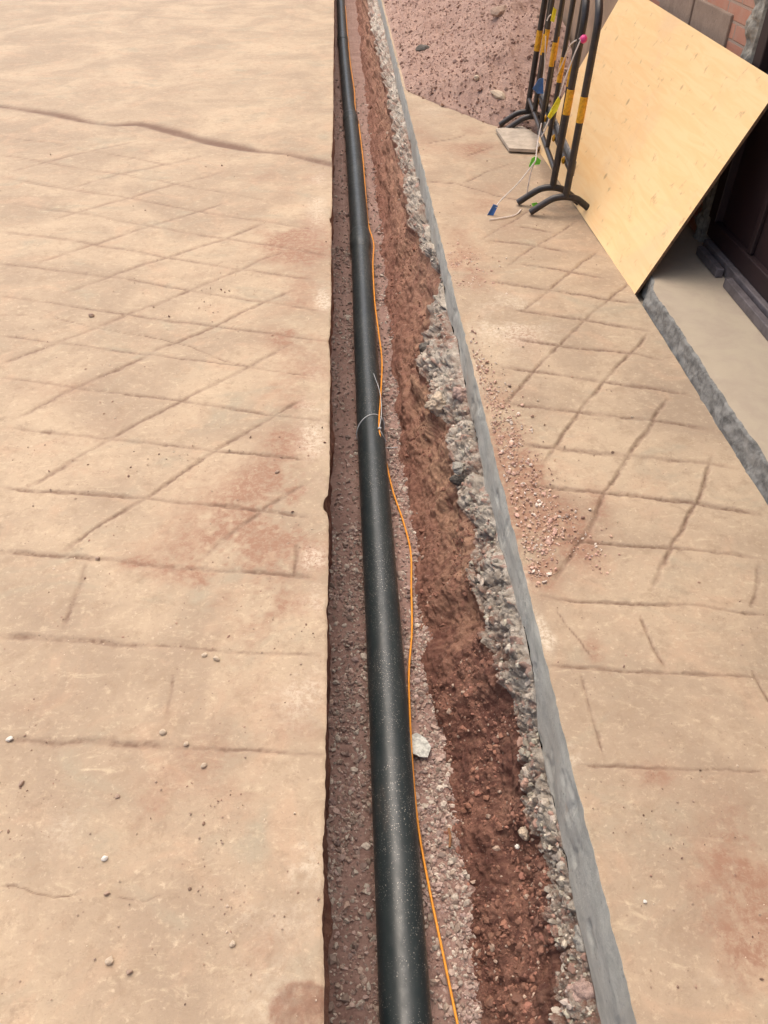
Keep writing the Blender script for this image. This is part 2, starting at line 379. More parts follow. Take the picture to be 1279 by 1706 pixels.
RED = [blob(400,900,.12,.12,1.0), blob(310,940,.10,.05,.8), blob(222,938,.022,.015,1.3), blob(360,975,.07,.04,.8), blob(470,870,.10,.18,.6), blob(500,640,.10,.18,.7),
       blob(500,560,.10,.12,.8), blob(490,400,.16,.22,.9), blob(480,730,.05,.05,.8), blob(500,290,.20,.3,.4), blob(480,800,.08,.1,.5), blob(430,1010,.10,.1,.35),
       blob(330,1270,.08,.06,.35), blob(420,1330,.06,.06,.35), blob(250,1350,.04,.05,.35), blob(440,1580,.04,.04,.35), blob(505,930,.05,.05,.6), blob(300,700,.25,.06,.15),
       blob(100,1180,.10,.03,.3), blob(500,470,.10,.3,.5), blob(470,760,.10,.2,.35), blob(470,1060,.12,.16,.35), blob(420,860,.2,.2,.4), blob(500,1250,.06,.12,.35), blob(150,760,.12,.1,.25), blob(120,640,.15,.1,.2),
       blob(880,870,.10,.12,1.0), blob(860,780,.09,.14,1.0), blob(830,690,.09,.16,.8), blob(830,730,.06,.16,.8), blob(890,930,.06,.10,.9), blob(965,900,.04,.10,.7), blob(1000,840,.03,.10,.4),
       blob(820,340,.10,.3,.4), blob(790,245,.14,.35,.5), blob(870,560,.06,.10,.5), blob(1230,1480,.10,.09,.6), blob(1270,1600,.08,.07,.6), blob(1270,1400,.06,.09,.5), blob(985,1080,.02,.04,.7), blob(1090,1290,.04,.025,.6),
       blob(760,440,.08,.12,.7), blob(770,390,.08,.3,.3), blob(800,470,.06,.1,.5), blob(1000,1690,.02,.02,.3), blob(700,230,.1,.5,.35)]
PALE = [blob(520,700,.04,.22,1.0), blob(515,930,.035,.04,1.2), blob(505,1130,.05,.10,.7), blob(500,1440,.05,.09,.9), blob(430,1500,.06,.05,.5), blob(525,1000,.03,.07,.6), blob(538,500,.03,.12,1.0),
        blob(530,320,.05,.4,.7), blob(530,820,.04,.12,.6), blob(440,1650,.05,.05,.4), blob(110,1380,.04,.04,.3),
        blob(900,1040,.015,.035,1.3), blob(912,1065,.02,.03,1.2), blob(955,1262,.016,.022,1.3), blob(840,540,.12,.2,.8), blob(800,640,.02,.10,.7), blob(880,520,.1,.12,.7), blob(870,960,.02,.05,.5),
        blob(1060,1560,.05,.05,.35), blob(1175,1640,.025,.02,.8), blob(715,170,.1,.4,.3)]
SOILPATCH = [blob(500,1680,.055,.045,1.6)]

def segd(x, y, pts):
    d = np.full(x.shape, 9.0); P = [at(*p)[:2] for p in pts]
    for (ax, ay), (bx, by) in zip(P[:-1], P[1:]):
        vx, vy = bx - ax, by - ay; L = vx * vx + vy * vy
        t = np.clip(((x - ax) * vx + (y - ay) * vy) / L, 0, 1)
        d = np.minimum(d, np.hypot(x - ax - t * vx, y - ay - t * vy))
    return d

def surface(x, y, grooves):
    """height and masks of a dusty slab surface"""
    f1, f2 = fbm(x * 55, y * 55, 0, 13, 3), fbm(x * 150, y * 150, 0, 17, 2)
    nf = 1 - sstep(2.5, 6, y); f1 = f1 * nf; f2 = f2 * nf
    wob = .007 * fbm(x * 7, y * 7, 0, 3, 3) + .0016 * f1; wob2 = .007 * fbm(x * 7, y * 7, 4.4, 5, 3) + .0016 * fbm(x * 60, y * 60, 3, 15, 2)
    xw, yw = x + wob, y + wob2 * nf + (1 - nf) * .02 * fbm(x * 2.5, 3.3, 0, 8, 3)
    z = .0034 * fbm(x * 1.6, y * 1.6, 0, 20, 3) + .0013 * fbm(x * 11, y * 11, 0, 30, 3) + .00045 * f1 + .0002 * f2
    g = np.zeros(x.shape); dz = np.zeros(x.shape)
    fade = .50 + .50 * sstep(-.5, .30, fbm(x * 8, y * 8, 1.7, 41, 4, .6))
    grain = sstep(-.75, .35, f1 + .5 * f2)
    hatch = .5 + .5 * np.sin(2 * np.pi * (.45 * x + y) / .011 + 2.2 * fbm(x * 20, y * 20, 0, 44, 2))
    for pts, hw, dep in grooves:
        P = np.array([at(*p)[:2] for p in pts]); mn, mx = P.min(0) - .08, P.max(0) + .08
        sel = (x > mn[0]) & (x < mx[0]) & (y > mn[1]) & (y < mx[1])
        if not sel.any(): continue
        main = hw > .03
        yw_ = float(P[:, 1].mean()); faint = 1 - .38 * float(sstep(2.2, 4.5, yw_)) * (P[:, 0].mean() < 0)
        slim = .74 if (P[:, 0].mean() > .4 and abs(P[-1][1] - P[0][1]) > .6 * abs(P[-1][0] - P[0][0])) else 1.0
        crack = hw < .0065 and dep / hw > .8
        hw = slim * hw * (.62 if crack else .78) * (1 if main else 1 + .10 * max(0, P[:, 1].mean() - 1.5))
        d = segd(xw[sel], yw[sel], pts) / hw
        tp = np.minimum(np.hypot(x[sel] - P[0][0], y[sel] - P[0][1]), np.hypot(x[sel] - P[-1][0], y[sel] - P[-1][1]))
        taper = .3 + .7 * sstep(.0, min(.06, .12 * float(np.hypot(*(P[-1] - P[0])))), tp)
        d = d + .35 * f1[sel] + (.5 * fbm(x[sel] * 2.5, y[sel] * 2.5, 0, 47, 2) if main else 0)
        prof = 1 - sstep(.05, 1.5, d)
        lip = np.exp(-((d - 1.9) / .6) ** 2) * .16
        f = fade[sel] * taper if not main else .7 + .4 * fade[sel]
        dz[sel] = np.minimum(dz[sel], -.8 * dep * (1 if main else faint) * f * prof * (.6 + .4 * hatch[sel] if (hw > .006 and not main and P[:, 1].mean() < 2.2) else 1)) + .12 * dep * lip
        g[sel] = np.maximum(g[sel], (1 if main else faint) * prof ** 1.2 * f * (.5 + .5 * grain[sel]) * (.86 + .14 * min(1, dep / .009)) * (1.15 if main else 1))
    red = np.zeros(x.shape); pal = np.zeros(x.shape)
    nz = fbm(x * 6, y * 6, 9.1, 60, 4) + .35 * f1
    for L, tgt in ((RED, red), (PALE, pal)):
        for (c, rx, ry, k) in L:
            q = ((x - c[0]) / rx) ** 2 + ((y - c[1]) / ry) ** 2
            tgt += k * np.exp(-q * .8) * np.clip(.65 + 1.25 * nz, 0, 1.7)
    for (c, rx, ry, k) in SOILPATCH:
        q = ((x - c[0]) / rx) ** 2 + ((y - c[1]) / ry) ** 2
        s = sstep(1.25, .75, q + .35 * nz); red += 1.2 * s; g = np.maximum(g, .55 * s * (.5 + .5 * grain))
    return z + dz, np.stack([np.clip(g, 0, 1), np.clip(red * 1.15, 0, .95), np.clip(pal * .6, 0, .7), np.ones(x.shape)], -1)

# row positions along the trench: about one row per picture row
def rows(y0=.10, y1=14.0, n=1050):
    t = np.linspace(math.atan(y0 / 1.5), math.atan(y1 / 1.5), n)
    return 1.5 * np.tan(t)
YR = np.concatenate([[-30, -12, -5, -2, -1, -.5, -.25, -.1], np.linspace(-.04, .09, 24), rows(), [15, 17, 20, 26, 40, 80]])
XE = -.085            # left edge of the trench
XR = .440             # sawn edge on the right
XK = 1.205            # foot of the house step

def left_edge(y):
    e = XE + .0018 * fbm(y * 3, 0.3, 0, 70, 3) + .0014 * fbm(y * 45, .7, 0, 74, 2)
    for yc, wd, dp in ((1.70, .05, .014), (1.30, .03, .006), (.69, .03, .008), (2.65, .05, .016), (3.9, .07, .02), (4.9, .1, .012), (.55, .02, .008)):
        e -= dp * (1 if yc == 1.70 else .5) * np.exp(-((y - yc) / wd) ** 2) * (.6 + .8 * np.abs(vnoise(y * 30, 2.2)))
    return e

# ------------------------------------------------------------------ left slab (road)
s_near = np.concatenate([[0, .002, .005, .009], np.arange(.013, 1.1, .0042), np.arange(1.1, 2.2, .010), np.arange(2.2, 5, .03), [5.2, 6, 8, 12, 20, 45]])
Yg, Sg = np.meshgrid(YR, s_near, indexing='ij')
Xg = left_edge(Yg) - Sg
Zg, mk = surface(Xg, Yg, GL)
Zg -= .005 * np.exp(-(Sg / .0035) ** 2) * (.5 + .5 * vnoise(Yg * 25, .5, 0, 9))      # crumbled arris
road = link('road', mesh_np('road', np.stack([Xg, Yg, Zg], -1).reshape(-1, 3), grid_faces(*Xg.shape)[:, ::-1], True, {'mask': mk.reshape(-1, 4)}), mats=[M['pave']])
tag(road, kind='structure')
road_edge_z = Zg[:, 0].copy(); road_edge_x = Xg[:, 0].copy()

# left trench wall
nW = 60
T = np.linspace(0, 1, nW)[None, :]; Yw = np.repeat(YR[:, None], nW, 1)
zw = road_edge_z[:, None] * (1 - T) - .53 * T
nz = fbm(Yw * 5, zw * 7, 3.0, 80, 5); nz2 = fbm(Yw * 30, zw * 30, 1.0, 85, 3)
dpt = sstep(0, .06, T)
xw = road_edge_x[:, None] + dpt * (-.006 + .012 * nz + .004 * nz2) - .022 * sstep(.1, .8, T)
mkw = np.stack([.4 * sstep(.4, .0, T) + 0 * Yw, .6 + 0 * Yw, 0 * Yw, 1 + 0 * Yw], -1)
lb = link('soil_bank', mesh_np('left_bank', np.stack([xw, Yw, zw], -1).reshape(-1, 3), grid_faces(*xw.shape)[:, ::-1], True, {'mask': mkw.reshape(-1, 4)}), mats=[M['soil']])
tag(lb, kind='structure')

# ------------------------------------------------------------------ trench bed
xb = np.concatenate([[-.17, -.14], np.linspace(-.125, .30, 84), [.34, .40]])
Yb, Xb = np.meshgrid(YR, xb, indexing='ij')
def bed_z(x, y): return -.503 + .008 * fbm(x * 8, y * 5, 0, 90, 4) + .004 * sstep(.16, .26, x) + .010 * sstep(-.02, -.09, x)
Zb = bed_z(Xb, Yb) + .003 * fbm(Xb * 60, Yb * 60, 0, 95, 2)
bed = link('trench_bed', mesh_np('trench_bed', np.stack([Xb, Yb, Zb], -1).reshape(-1, 3), grid_faces(*Xb.shape), True), mats=[M['bed']])
tag(bed, kind='structure')

# ------------------------------------------------------------------ right bank: sawn face, broken concrete, soil
# lower limit of the sawn face (depth), limit concrete/soil (X,z), toe of the soil (X), along the trench
SY = [-30, .42, .60, .80, 1.03, 1.25, 1.42, 1.75, 2.0, 2.25, 2.6, 3.08, 3.6, 4.2, 5, 6, 8, 12, 80]
SD = [.20, .20, .215, .20, .195, .13, .12, .15, .17, .16, .12, .15, .13, .15, .15, .14, .14, .12, .12]
cpts = [(930,1706,-.33),(905,1540,-.32),(880,1400,-.31),(850,1240,-.31),(812,1100,-.26),(795,1000,-.30),(778,900,-.28),(750,800,-.28),(745,745,-.26),(717,665,-.26),(697,600,-.26),(708,530,-.22),(735,470,-.14),(690,400,-.24),(672,313,-.24),(655,219,-.24),(645,156,-.24),(620,60,-.24)]
CP = np.array([at(a, b, c) for a, b, c in cpts])
tpts = [(805,1706),(770,1480),(745,1290),(715,1100),(690,900),(668,700),(650,520),(630,330),(615,200),(600,60)]
TP = np.array([at(a, b, -.495) for a, b in tpts])
sd1 = np.interp(YR, SY, SD) + .022 * fbm(YR * 7, .1, 0, 100, 4)
cx = np.interp(YR, CP[:, 1], CP[:, 0]) + .014 + .024 * fbm(YR * 7, .4, 0, 104, 4); cz = np.interp(YR, CP[:, 1], CP[:, 2]) + .015 * fbm(YR * 6, .8, 0, 106, 4)
tx = np.interp(YR, TP[:, 1], TP[:, 0]) - .020 + .006 * fbm(YR * 6, .2, 0, 108, 4)
cz = np.minimum(cz, -sd1 - .03)
nS, nC, nSo = 34, 62, 84
def lerp(a, b, t): return a[:, None] * (1 - t) + b[:, None] * t
one = np.ones(len(YR))
tS, tC, tO = [np.linspace(0, 1, n)[None, :] for n in (nS, nC, nSo)]
chip = .003 * fbm(YR * 20, .6, 0, 110, 3) + .006 * np.clip(fbm(YR * 9, .9, 0, 113, 3) - .5, 0, 1)
edge_x = XR + np.clip(chip, -.002, .012)
# sawn face
xs = lerp(edge_x, XR * one - .004, np.clip(tS * 3, 0, 1)) ; zs = lerp(0 * one - .001, -sd1, tS); ys = np.repeat(YR[:, None], nS, 1)
xs = xs - sstep(.02, .2, tS) * .0018 * fbm(ys * 6, zs * 9, 0, 118, 4) + sstep(.02, .2, tS) * .010 * np.clip(fbm(ys * 14, zs * 14, 0, 119, 3) - .55, 0, .5)
# concrete and soil
xc = lerp(XR * one - .004, cx, tC ** .9); zc = lerp(-sd1, cz, tC); yc = np.repeat(YR[:, None], nC, 1)
xo = lerp(cx, tx, tO ** 1.15); zo = lerp(cz, -.515 * one, tO); yo = np.repeat(YR[:, None], nSo, 1)
amp = np.clip(1.1 - YR[:, None] * .02, .6, 1)
wx, wy, wz = [q + .006 * fbm(xc * 40, yc * 40, zc * 40, 128 + k, 3) for k, q in enumerate((xc, yc, zc))]
w1, w2, cid = worley(wx * 20, wy * 20, wz * 20, 130)
v1, v2, cid2 = worley(wx * 55, wy * 55, wz * 55, 140)
u1, u2, cid3 = worley(wx * 120, wy * 120, wz * 120, 146)
gap = sstep(.16, .0, w2 - w1); gap2 = sstep(.16, .0, v2 - v1)
big = fbm(xc * 9, yc * 9, zc * 9, 120, 4, .6)
q1, q2, qid = worley(wx * 9 + 5, wy * 9, wz * 9, 136); qgap = sstep(.14, .0, q2 - q1)
rough = (.030 * (qid - .5) - .014 * qgap + .012 * big + .018 * (cid - .45) + .010 * (cid2 - .5) + .0035 * (cid3 - .5) + .004 * (.5 - v1) - .010 * gap * (cid2 > .3) - .005 * gap2
         + .006 * fbm(xc * 50, yc * 50, zc * 50, 149, 3, .6))
wgt = sstep(0, .10, tC) * amp
nxc, nzc = -.80, .60                          # mean outward direction of the broken band
disp = wgt * (rough + .012 * sstep(.05, .25, tC))
# soil displacement: long tool scrapes + clods, meeting the concrete at the top
s1_, s2_, sid = worley(xo * 30, yo * 22, zo * 30, 152)
s3_, s4_, sid2 = worley(xo * 85, yo * 70, zo * 85, 154)
ledge = .012 * np.sin(zo * 55 + 2.5 * fbm(xo * 3, yo * 2.2, zo * 3, 153, 3))
sr = (ledge * sstep(-.3, .5, fbm(yo * 1.7, zo * 3, 0, 157, 3)) + .016 * (sid - .5) * sstep(-.1, .4, fbm(yo * 4, zo * 8, 2, 151, 3)) + .007 * (sid2 - .5) + .012 * np.clip(1.6 - .4 * yo, .15, 1) * fbm(yo * 13 + 2 * zo, zo * 2.6, 0, 149, 4, .55) + .016 * fbm(xo * 5, yo * 3.2, zo * 7, 150, 5, .58) + .010 * np.abs(fbm(xo * 16, yo * 10, zo * 16, 155, 4, .6)) + .004 * fbm(xo * 60, yo * 60, zo * 60, 158, 3))
dsp_o = sr * (1 - .55 * sstep(.80, 1.0, tO)) - .012 * np.sin(np.pi * tO)
dsp_top = disp[:, -1:]
blend = sstep(0, .15, tO); dsp_o = dsp_o * blend + dsp_top * (1 - blend)
xc = xc + nxc * disp; zc = zc + nzc * disp * .8
kx, kz = nxc * (1 - blend) + -.75 * blend, nzc * .8 * (1 - blend) + .66 * blend
xo = xo + kx * dsp_o; zo = zo + kz * dsp_o
pit = np.clip(.6 * qgap + .7 * sstep(-.7, -1.6, rough / .02) + .4 * gap * (cid2 > .5) + .2 * gap2 * (cid3 > .6), 0, 1) * wgt
smear = sstep(.05, .45, fbm(xc * 7, yc * 7, zc * 7, 160, 4)) * .9 + .9 * sstep(.62, 1.0, tC + .25 * fbm(yc * 9, zc * 9, 0, 162, 3))
smear = np.clip(smear * (.4 + .8 * np.abs(fbm(xc * 30, yc * 30, zc * 30, 164, 3))), 0, 1)
mkc = np.stack([np.clip(pit, 0, 1), np.where(cid > .5, cid2, .5 + .35 * (cid - .25)), smear, np.ones_like(xc)], -1)
pale_y = np.interp(YR, [0, 1.2, 1.6, 1.9, 2.4, 3.0, 4, 80], [.15, .2, .7, 1.1, 1.1, .8, .6, .6])[:, None]
dark_y = np.interp(YR, [0, .6, .9, 1.35, 1.7, 2.2, 80], [.8, .9, 1.0, .9, .4, .1, .1])[:, None]
mko = np.stack([pale_y * sstep(.95, .2, tO), dark_y + 0 * tO, 0 * xo, 1 + 0 * xo], -1)
se = link('sawn_slab_edge', mesh_np('sawn_slab_edge', np.stack([xs, ys, zs], -1).reshape(-1, 3), grid_faces(*xs.shape)[:, ::-1], True), mats=[M['sawn']]); tag(se, kind='structure')
bc = link('broken_concrete', mesh_np('broken_concrete', np.stack([xc, yc, zc], -1).reshape(-1, 3), grid_faces(*xc.shape)[:, ::-1], True, {'mask': mkc.reshape(-1, 4)}), mats=[M['broken']]); tag(bc, kind='structure')
sb = link('soil_bank', mesh_np('right_bank', np.stack([xo, yo, zo], -1).reshape(-1, 3), grid_faces(*xo.shape)[:, ::-1], True, {'mask': mko.reshape(-1, 4)}), mats=[M['soil']]); tag(sb, kind='structure')

# ------------------------------------------------------------------ right pavement
sx = np.concatenate([np.linspace(0, 1, 190)])
Yp = np.repeat(YR[:, None], len(sx), 1); Xp = edge_x[:, None] * (1 - sx) + XK * sx
Zp, mkp = surface(Xp, Yp, GR)
d_e = Xp - edge_x[:, None]
Zp = Zp * sstep(0, .02, d_e) - .001 * (1 - sstep(0, .004, d_e))
pv = link('pavement', mesh_np('pavement', np.stack([Xp, Yp, Zp], -1).reshape(-1, 3), grid_faces(*Xp.shape), True, {'mask': mkp.reshape(-1, 4)}), mats=[M['pave']]); tag(pv, kind='structure')

# land beyond the house strip
gm = mesh_np('ground', [(1.2, -30, -.03), (60, -30, -.03), (60, 80, -.03), (1.2, 80, -.03)], [(0, 1, 2, 3)], False)
tag(link('ground', gm, mats=[M['apron']]), kind='structure')

# ------------------------------------------------------------------ house step (apron) with a rough mortar face
AY = np.concatenate([[-12, -3, -1], np.arange(-.5, 6.5, .012), [8, 12, 30]])
prof = [(0.0, -.012)] + [(0.004 + .012 * t, .072 * t) for t in np.linspace(.05, 1, 14)] + [(.02 + d, .074) for d in (.006, .016, .03, .05, .08, .12, .17, .23, .29, .35, .5, .8)]
PA = np.array(prof); Ya, _ = np.meshgrid(AY, PA[:, 0], indexing='ij')
Xa = XK + .045 * sstep(2.86, 3.03, Ya) + PA[None, :, 0] + .006 * fbm(Ya * 5, 0.2, 0, 170, 4) * np.exp(-PA[None, :, 0] / .05) + .006 * fbm(Ya * 40, PA[None, :, 1] * 40, 0, 174, 3) * np.exp(-PA[None, :, 0] / .02)
Za = PA[None, :, 1] + .004 * fbm(Ya * 30, PA[None, :, 0] * 30, 0, 178, 3) * np.exp(-((PA[None, :, 0] - .02) / .03) ** 2) + .0015 * fbm(Ya * 5, PA[None, :, 0] * 6, 2, 179, 3)
ap = link('doorstep', mesh_np('doorstep', np.stack([Xa, Ya, Za], -1).reshape(-1, 3), grid_faces(*Xa.shape), True), mats=[M['kerbface'], M['apron']]); tag(ap, kind='structure')
nca = len(prof) - 1
ap.data.polygons.foreach_set('material_index', np.tile((np.arange(nca) >= 15).astype(np.int32), len(AY) - 1))

# ------------------------------------------------------------------ stones
def ico(sub):
    bm = bmesh.new(); bmesh.ops.create_icosphere(bm, subdivisions=sub, radius=1.0)
    v = np.array([p.co[:] for p in bm.verts]); f = np.array([[q.index for q in p.verts] for p in bm.faces]); bm.free(); return v, f
I1, FI1 = ico(1); I2, FI2 = ico(2); I4, FI4 = ico(5)

def stones(name, pos, size, tint, flat=.65):
    n = len(pos); tv = len(I1)
    V = I1[None] * (1 + .34 * (rng.random((n, tv, 1)) * 2 - 1))
    V = V * (np.stack([.75 + .6 * rng.random(n), .75 + .6 * rng.random(n), flat * (.7 + .6 * rng.random(n))], -1)[:, None, :])
    q = rng.normal(size=(n, 4)); q /= np.linalg.norm(q, axis=1, keepdims=True)
    a, b, c, d = q.T; tl = .55
    a = np.sign(a + 1e-9) * (np.abs(a)); b = b * tl; c = c * tl; s = np.sqrt(a * a + b * b + c * c + d * d); a, b, c, d = a / s, b / s, c / s, d / s
    Rm = np.stack([1 - 2 * (c * c + d * d), 2 * (b * c - a * d), 2 * (b * d + a * c), 2 * (b * c + a * d), 1 - 2 * (b * b + d * d), 2 * (c * d - a * b), 2 * (b * d - a * c), 2 * (c * d + a * b), 1 - 2 * (b * b + c * c)], -1).reshape(n, 3, 3)
    V = np.einsum('nij,nvj->nvi', Rm, V) * size[:, None, None] + pos[:, None, :]
    Fc = (FI1[None] + (np.arange(n) * tv)[:, None, None]).reshape(-1, 3)
    C = np.repeat(np.concatenate([tint, np.ones((n, 1))], 1), tv, 0)
    return link(name, mesh_np(name, V.reshape(-1, 3), Fc, False, {'tint': C}), mats=[M['stone']])

def tints(n, base, spread=.28, alt=None, pa=.15):
    t = np.array(base)[None] * (1 + spread * (rng.random((n, 1)) * 2 - 1)) * (1 + .035 * (rng.random((n, 3)) * 2 - 1))
    if alt is not None:
        k = rng.random(n) < pa; t[k] = np.array(alt)[None] * (1 + .2 * (rng.random((k.sum(), 1)) * 2 - 1))
    return t

# gravel of the trench bed: density falls with distance, heavier along both sides
n = 26000
gy = 1.5 * np.tan(rng.uniform(math.atan(.1 / 1.5), math.atan(9 / 1.5), n)); gx = rng.uniform(-.118, .255, n)
dens = .30 + .70 * sstep(-.3, .35, fbm(gx * 7, gy * 5, 0, 190, 4)); dens = np.maximum(dens, .95 * sstep(.165, .20, gx)) ; dens *= 1 - .55 * sstep(3.5, 7, gy)
keep = rng.random(n) < dens; gx, gy = gx[keep], gy[keep]; n = len(gx)
sz = np.clip(rng.lognormal(math.log(.0036), .42, n), .0016, .010) * (1 + .09 * gy)
gz = bed_z(gx, gy) + sz * .3
gr = stones('gravel', np.stack([gx, gy, gz], -1), sz, tints(n, (.39, .292, .245), .36, (.56, .49, .41), .18)); tag(gr, kind='stuff')
gr['label'] = 'reddish grey crushed stone covering the trench floor around the black pipe'; gr['category'] = 'gravel'

# pinkish crumbs beside the sawn edge
n = 22000
cx_, cy_ = rng.uniform(.45, .75, n), rng.uniform(1.35, 4.0, n)
dd = np.zeros(n)
for (px, py, rx, ry, k) in ((875,875,.085,.10,1.0),(850,790,.07,.12,.8),(885,940,.05,.07,.8),(835,700,.06,.16,.6),(800,640,.04,.25,.5),(770,450,.09,.18,.25),(965,900,.05,.12,.25)):
    c = at(px, py); dd += k * np.exp(-((cx_ - c[0]) / rx) ** 2 - ((cy_ - c[1]) / ry) ** 2)
keep = (rng.random(n) < np.clip(dd * 1.9, 0, 1) * (.3 + .7 * sstep(-.3, .3, fbm(cx_ * 16, cy_ * 16, 0, 195, 3)))) & (cx_ > .453)
cx_, cy_ = cx_[keep], cy_[keep]; n = len(cx_)
sz = np.clip(rng.lognormal(math.log(.0023), .5, n), .0010, .0075)
cr = stones('rubble_crumbs', np.stack([cx_, cy_, sz * .3 + .001], -1), sz, tints(n, (.56, .365, .275), .25, (.70, .60, .50), .2)); tag(cr, kind='stuff')
cr['label'] = 'pinkish crumbs of stone strewn along the sawn pavement edge'; cr['category'] = 'rubble'

# fine grit on both slabs
n = 5200
gy = 1.5 * np.tan(rng.uniform(math.atan(.15 / 1.5), math.atan(5 / 1.5), n)); left = rng.random(n) < .8
gx = np.where(left, -.095 - rng.random(n) * (.55 + .35 * gy), rng.uniform(.46, 1.19, n))
clump = sstep(-.1, .55, fbm(gx * 4, gy * 4, 0, 200, 4)); keep = rng.random(n) < .05 + .75 * clump
gx, gy = gx[keep], gy[keep]; n = len(gx)
sz = np.clip(rng.lognormal(math.log(.0015), .45, n), .0007, .0042) * (.7 + .22 * gy)
gt = stones('grit', np.stack([gx, gy, sz * .3], -1), sz, tints(n, (.28, .175, .125), .4, (.62, .5, .38), .25)); tag(gt, kind='stuff')
gt['label'] = 'fine brown grit scattered over the dusty concrete'; gt['category'] = 'grit'

# broken aggregate on the rough band and clods on the soil bank
def on_sheet(X_, Y_, Z_, n, ymax, tpow=1.0):
    rr = np.searchsorted(YR, 1.5 * np.tan(rng.uniform(math.atan(.2 / 1.5), math.atan(ymax / 1.5), n))); cc = (rng.random(n) ** tpow * (X_.shape[1] - 1)).astype(int)
    return np.stack([X_[rr, cc], Y_[rr, cc], Z_[rr, cc]], -1), rr, cc
p, rr, cc = on_sheet(xc, yc, zc, 2600, 8); k = cc > 5; p = p[k]; n = len(p)
sz = np.clip(rng.lognormal(math.log(.0030), .6, n), .0012, .011) * (1 + .05 * p[:, 1])
o = stones('aggregate', p + np.array([.0006, 0, -.0004]), sz, tints(n, (.46, .405, .325), .35, (.40, .25, .19), .14), .8); tag(o, kind='stuff')
o['label'] = 'broken aggregate chips in the rough edge under the sawn slab'; o['category'] = 'rubble'
p, rr, cc = on_sheet(xo, yo, zo, 6500, 8); k = (fbm(p[:, 1] * 6, p[:, 2] * 9, 0, 240, 3) > .12); p = p[k]; n = len(p)
sz = np.clip(rng.lognormal(math.log(.0028), .6, n), .0012, .011) * (1 + .05 * p[:, 1])
o = stones('soil_clods', p, sz, tints(n, (.26, .125, .084), .35, (.45, .33, .25), .10), .8); tag(o, kind='stuff')
o['label'] = 'crumbly red clods on the soil bank of the trench'; o['category'] = 'clods'

def rock_mesh(name, seed, flat=.7, amp=.25, hi=False, fr=1.3):
    v, f = (I4, FI4) if hi else (I2, FI2)
    v = v * np.array([1.0, .8 + .2 * math.sin(seed), flat])
    d = 1 + amp * fbm(v[:, 0] * fr + seed * 3.1, v[:, 1] * fr, v[:, 2] * fr, int(seed * 7) + 300, 5 if hi else 2, .55)
    if hi:
        a1, a2, _ = worley(v[:, 0] * 3 + seed, v[:, 1] * 3, v[:, 2] * 3, 310); d += .16 * (.5 - a1)
    return mesh_np(name, v * d[:, None], f, hi)

def rock_mat(name, c, k=.35, sc_=60):
    return mat_plain(name, c, .92, k, sc_, bump=.002)
RM = dict(brown=rock_mat('brown_stone', (.50, .36, .27)), tan=rock_mat('tan_stone', (.62, .50, .37), .25), white=rock_mat('white_stone', (.80, .76, .68), .15), red=rock_mat('brick_red_stone', (.32, .11, .075)),
          grey=rock_mat('grey_concrete_lump', (.46, .43, .37), .4, 25), pinkg=rock_mat('pinkish_concrete_lump', (.50, .35, .29), .35, 18), dark=rock_mat('dark_stone', (.17, .15, .125), .4, 25))
PM = [rock_mesh('pebble_shape', k + 1, .62, .3) for k in range(5)]
pm_cache = {}
def pebble(px, py, r, mat, label, cat='pebble', group=None, z=0.0, name='pebble'):
    k = random.randrange(5); key = (k, mat)
    if key not in pm_cache:
        me = PM[k].copy(); me.materials.append(RM[mat]); pm_cache[key] = me
    o = bpy.data.objects.new(name, pm_cache[key]); col.objects.link(o)
    p = at(px, py, z); o.location = (p[0], p[1], z + r * .38); r *= .72; o.scale = (r, r, r); o.rotation_euler = (random.uniform(-.3, .3), random.uniform(-.3, .3), random.uniform(0, 6.28))
    return tag(o, label, cat, group)

pebble(175,1431,.0085,'white','bright white pebble alone on the near left slab')
pebble(361,1099,.013,'tan','pale crumbly lump of mortar on the left slab, larger of a touching pair','lump',name='mortar_lump')
pebble(341,1093,.010,'tan','smaller brownish lump touching the pale mortar lump on the left slab','lump',name='mortar_lump')
pebble(153,528,.019,'brown','large dark brown pebble near the wavy crack on the left slab')
pebble(183,1603,.010,'tan','rounded cream pebble near the front edge of the left slab')
pebble(216,1620,.009,'brown','reddish brown pebble just right of the cream pebble at the front of the left slab')
pebble(388,1574,.008,'tan','tan pebble alone between the front of the left slab and the trench edge')
pebble(340,1276,.009,'tan','pinkish tan pebble below the lowest long groove of the left slab')
pebble(17,1233,.012,'white','flat pale chip in the lowest long groove at the left border','chip',name='stone_chip')
pebble(163,932,.010,'brown','brown stone sitting in the long groove left of the red stain','stone')
pebble(462,788,.012,'brown','dark stone near the trench edge beside the pink stain of the left slab','stone')
pebble(36,1307,.010,'brown','dark flat clod at the far left border of the left slab','clod',name='clod')
pebble(196,1327,.007,'brown','small round brown pebble in the middle of the near left slab')
pebble(272,1221,.011,'tan','flaky tan chip beside the lowest long groove','chip',name='stone_chip')
pebble(310,1241,.008,'tan','narrow cream chip lying in the lowest long groove','chip',name='stone_chip')
pebble(178,1490,.008,'brown','dark pebble on the short crack of the near left slab')
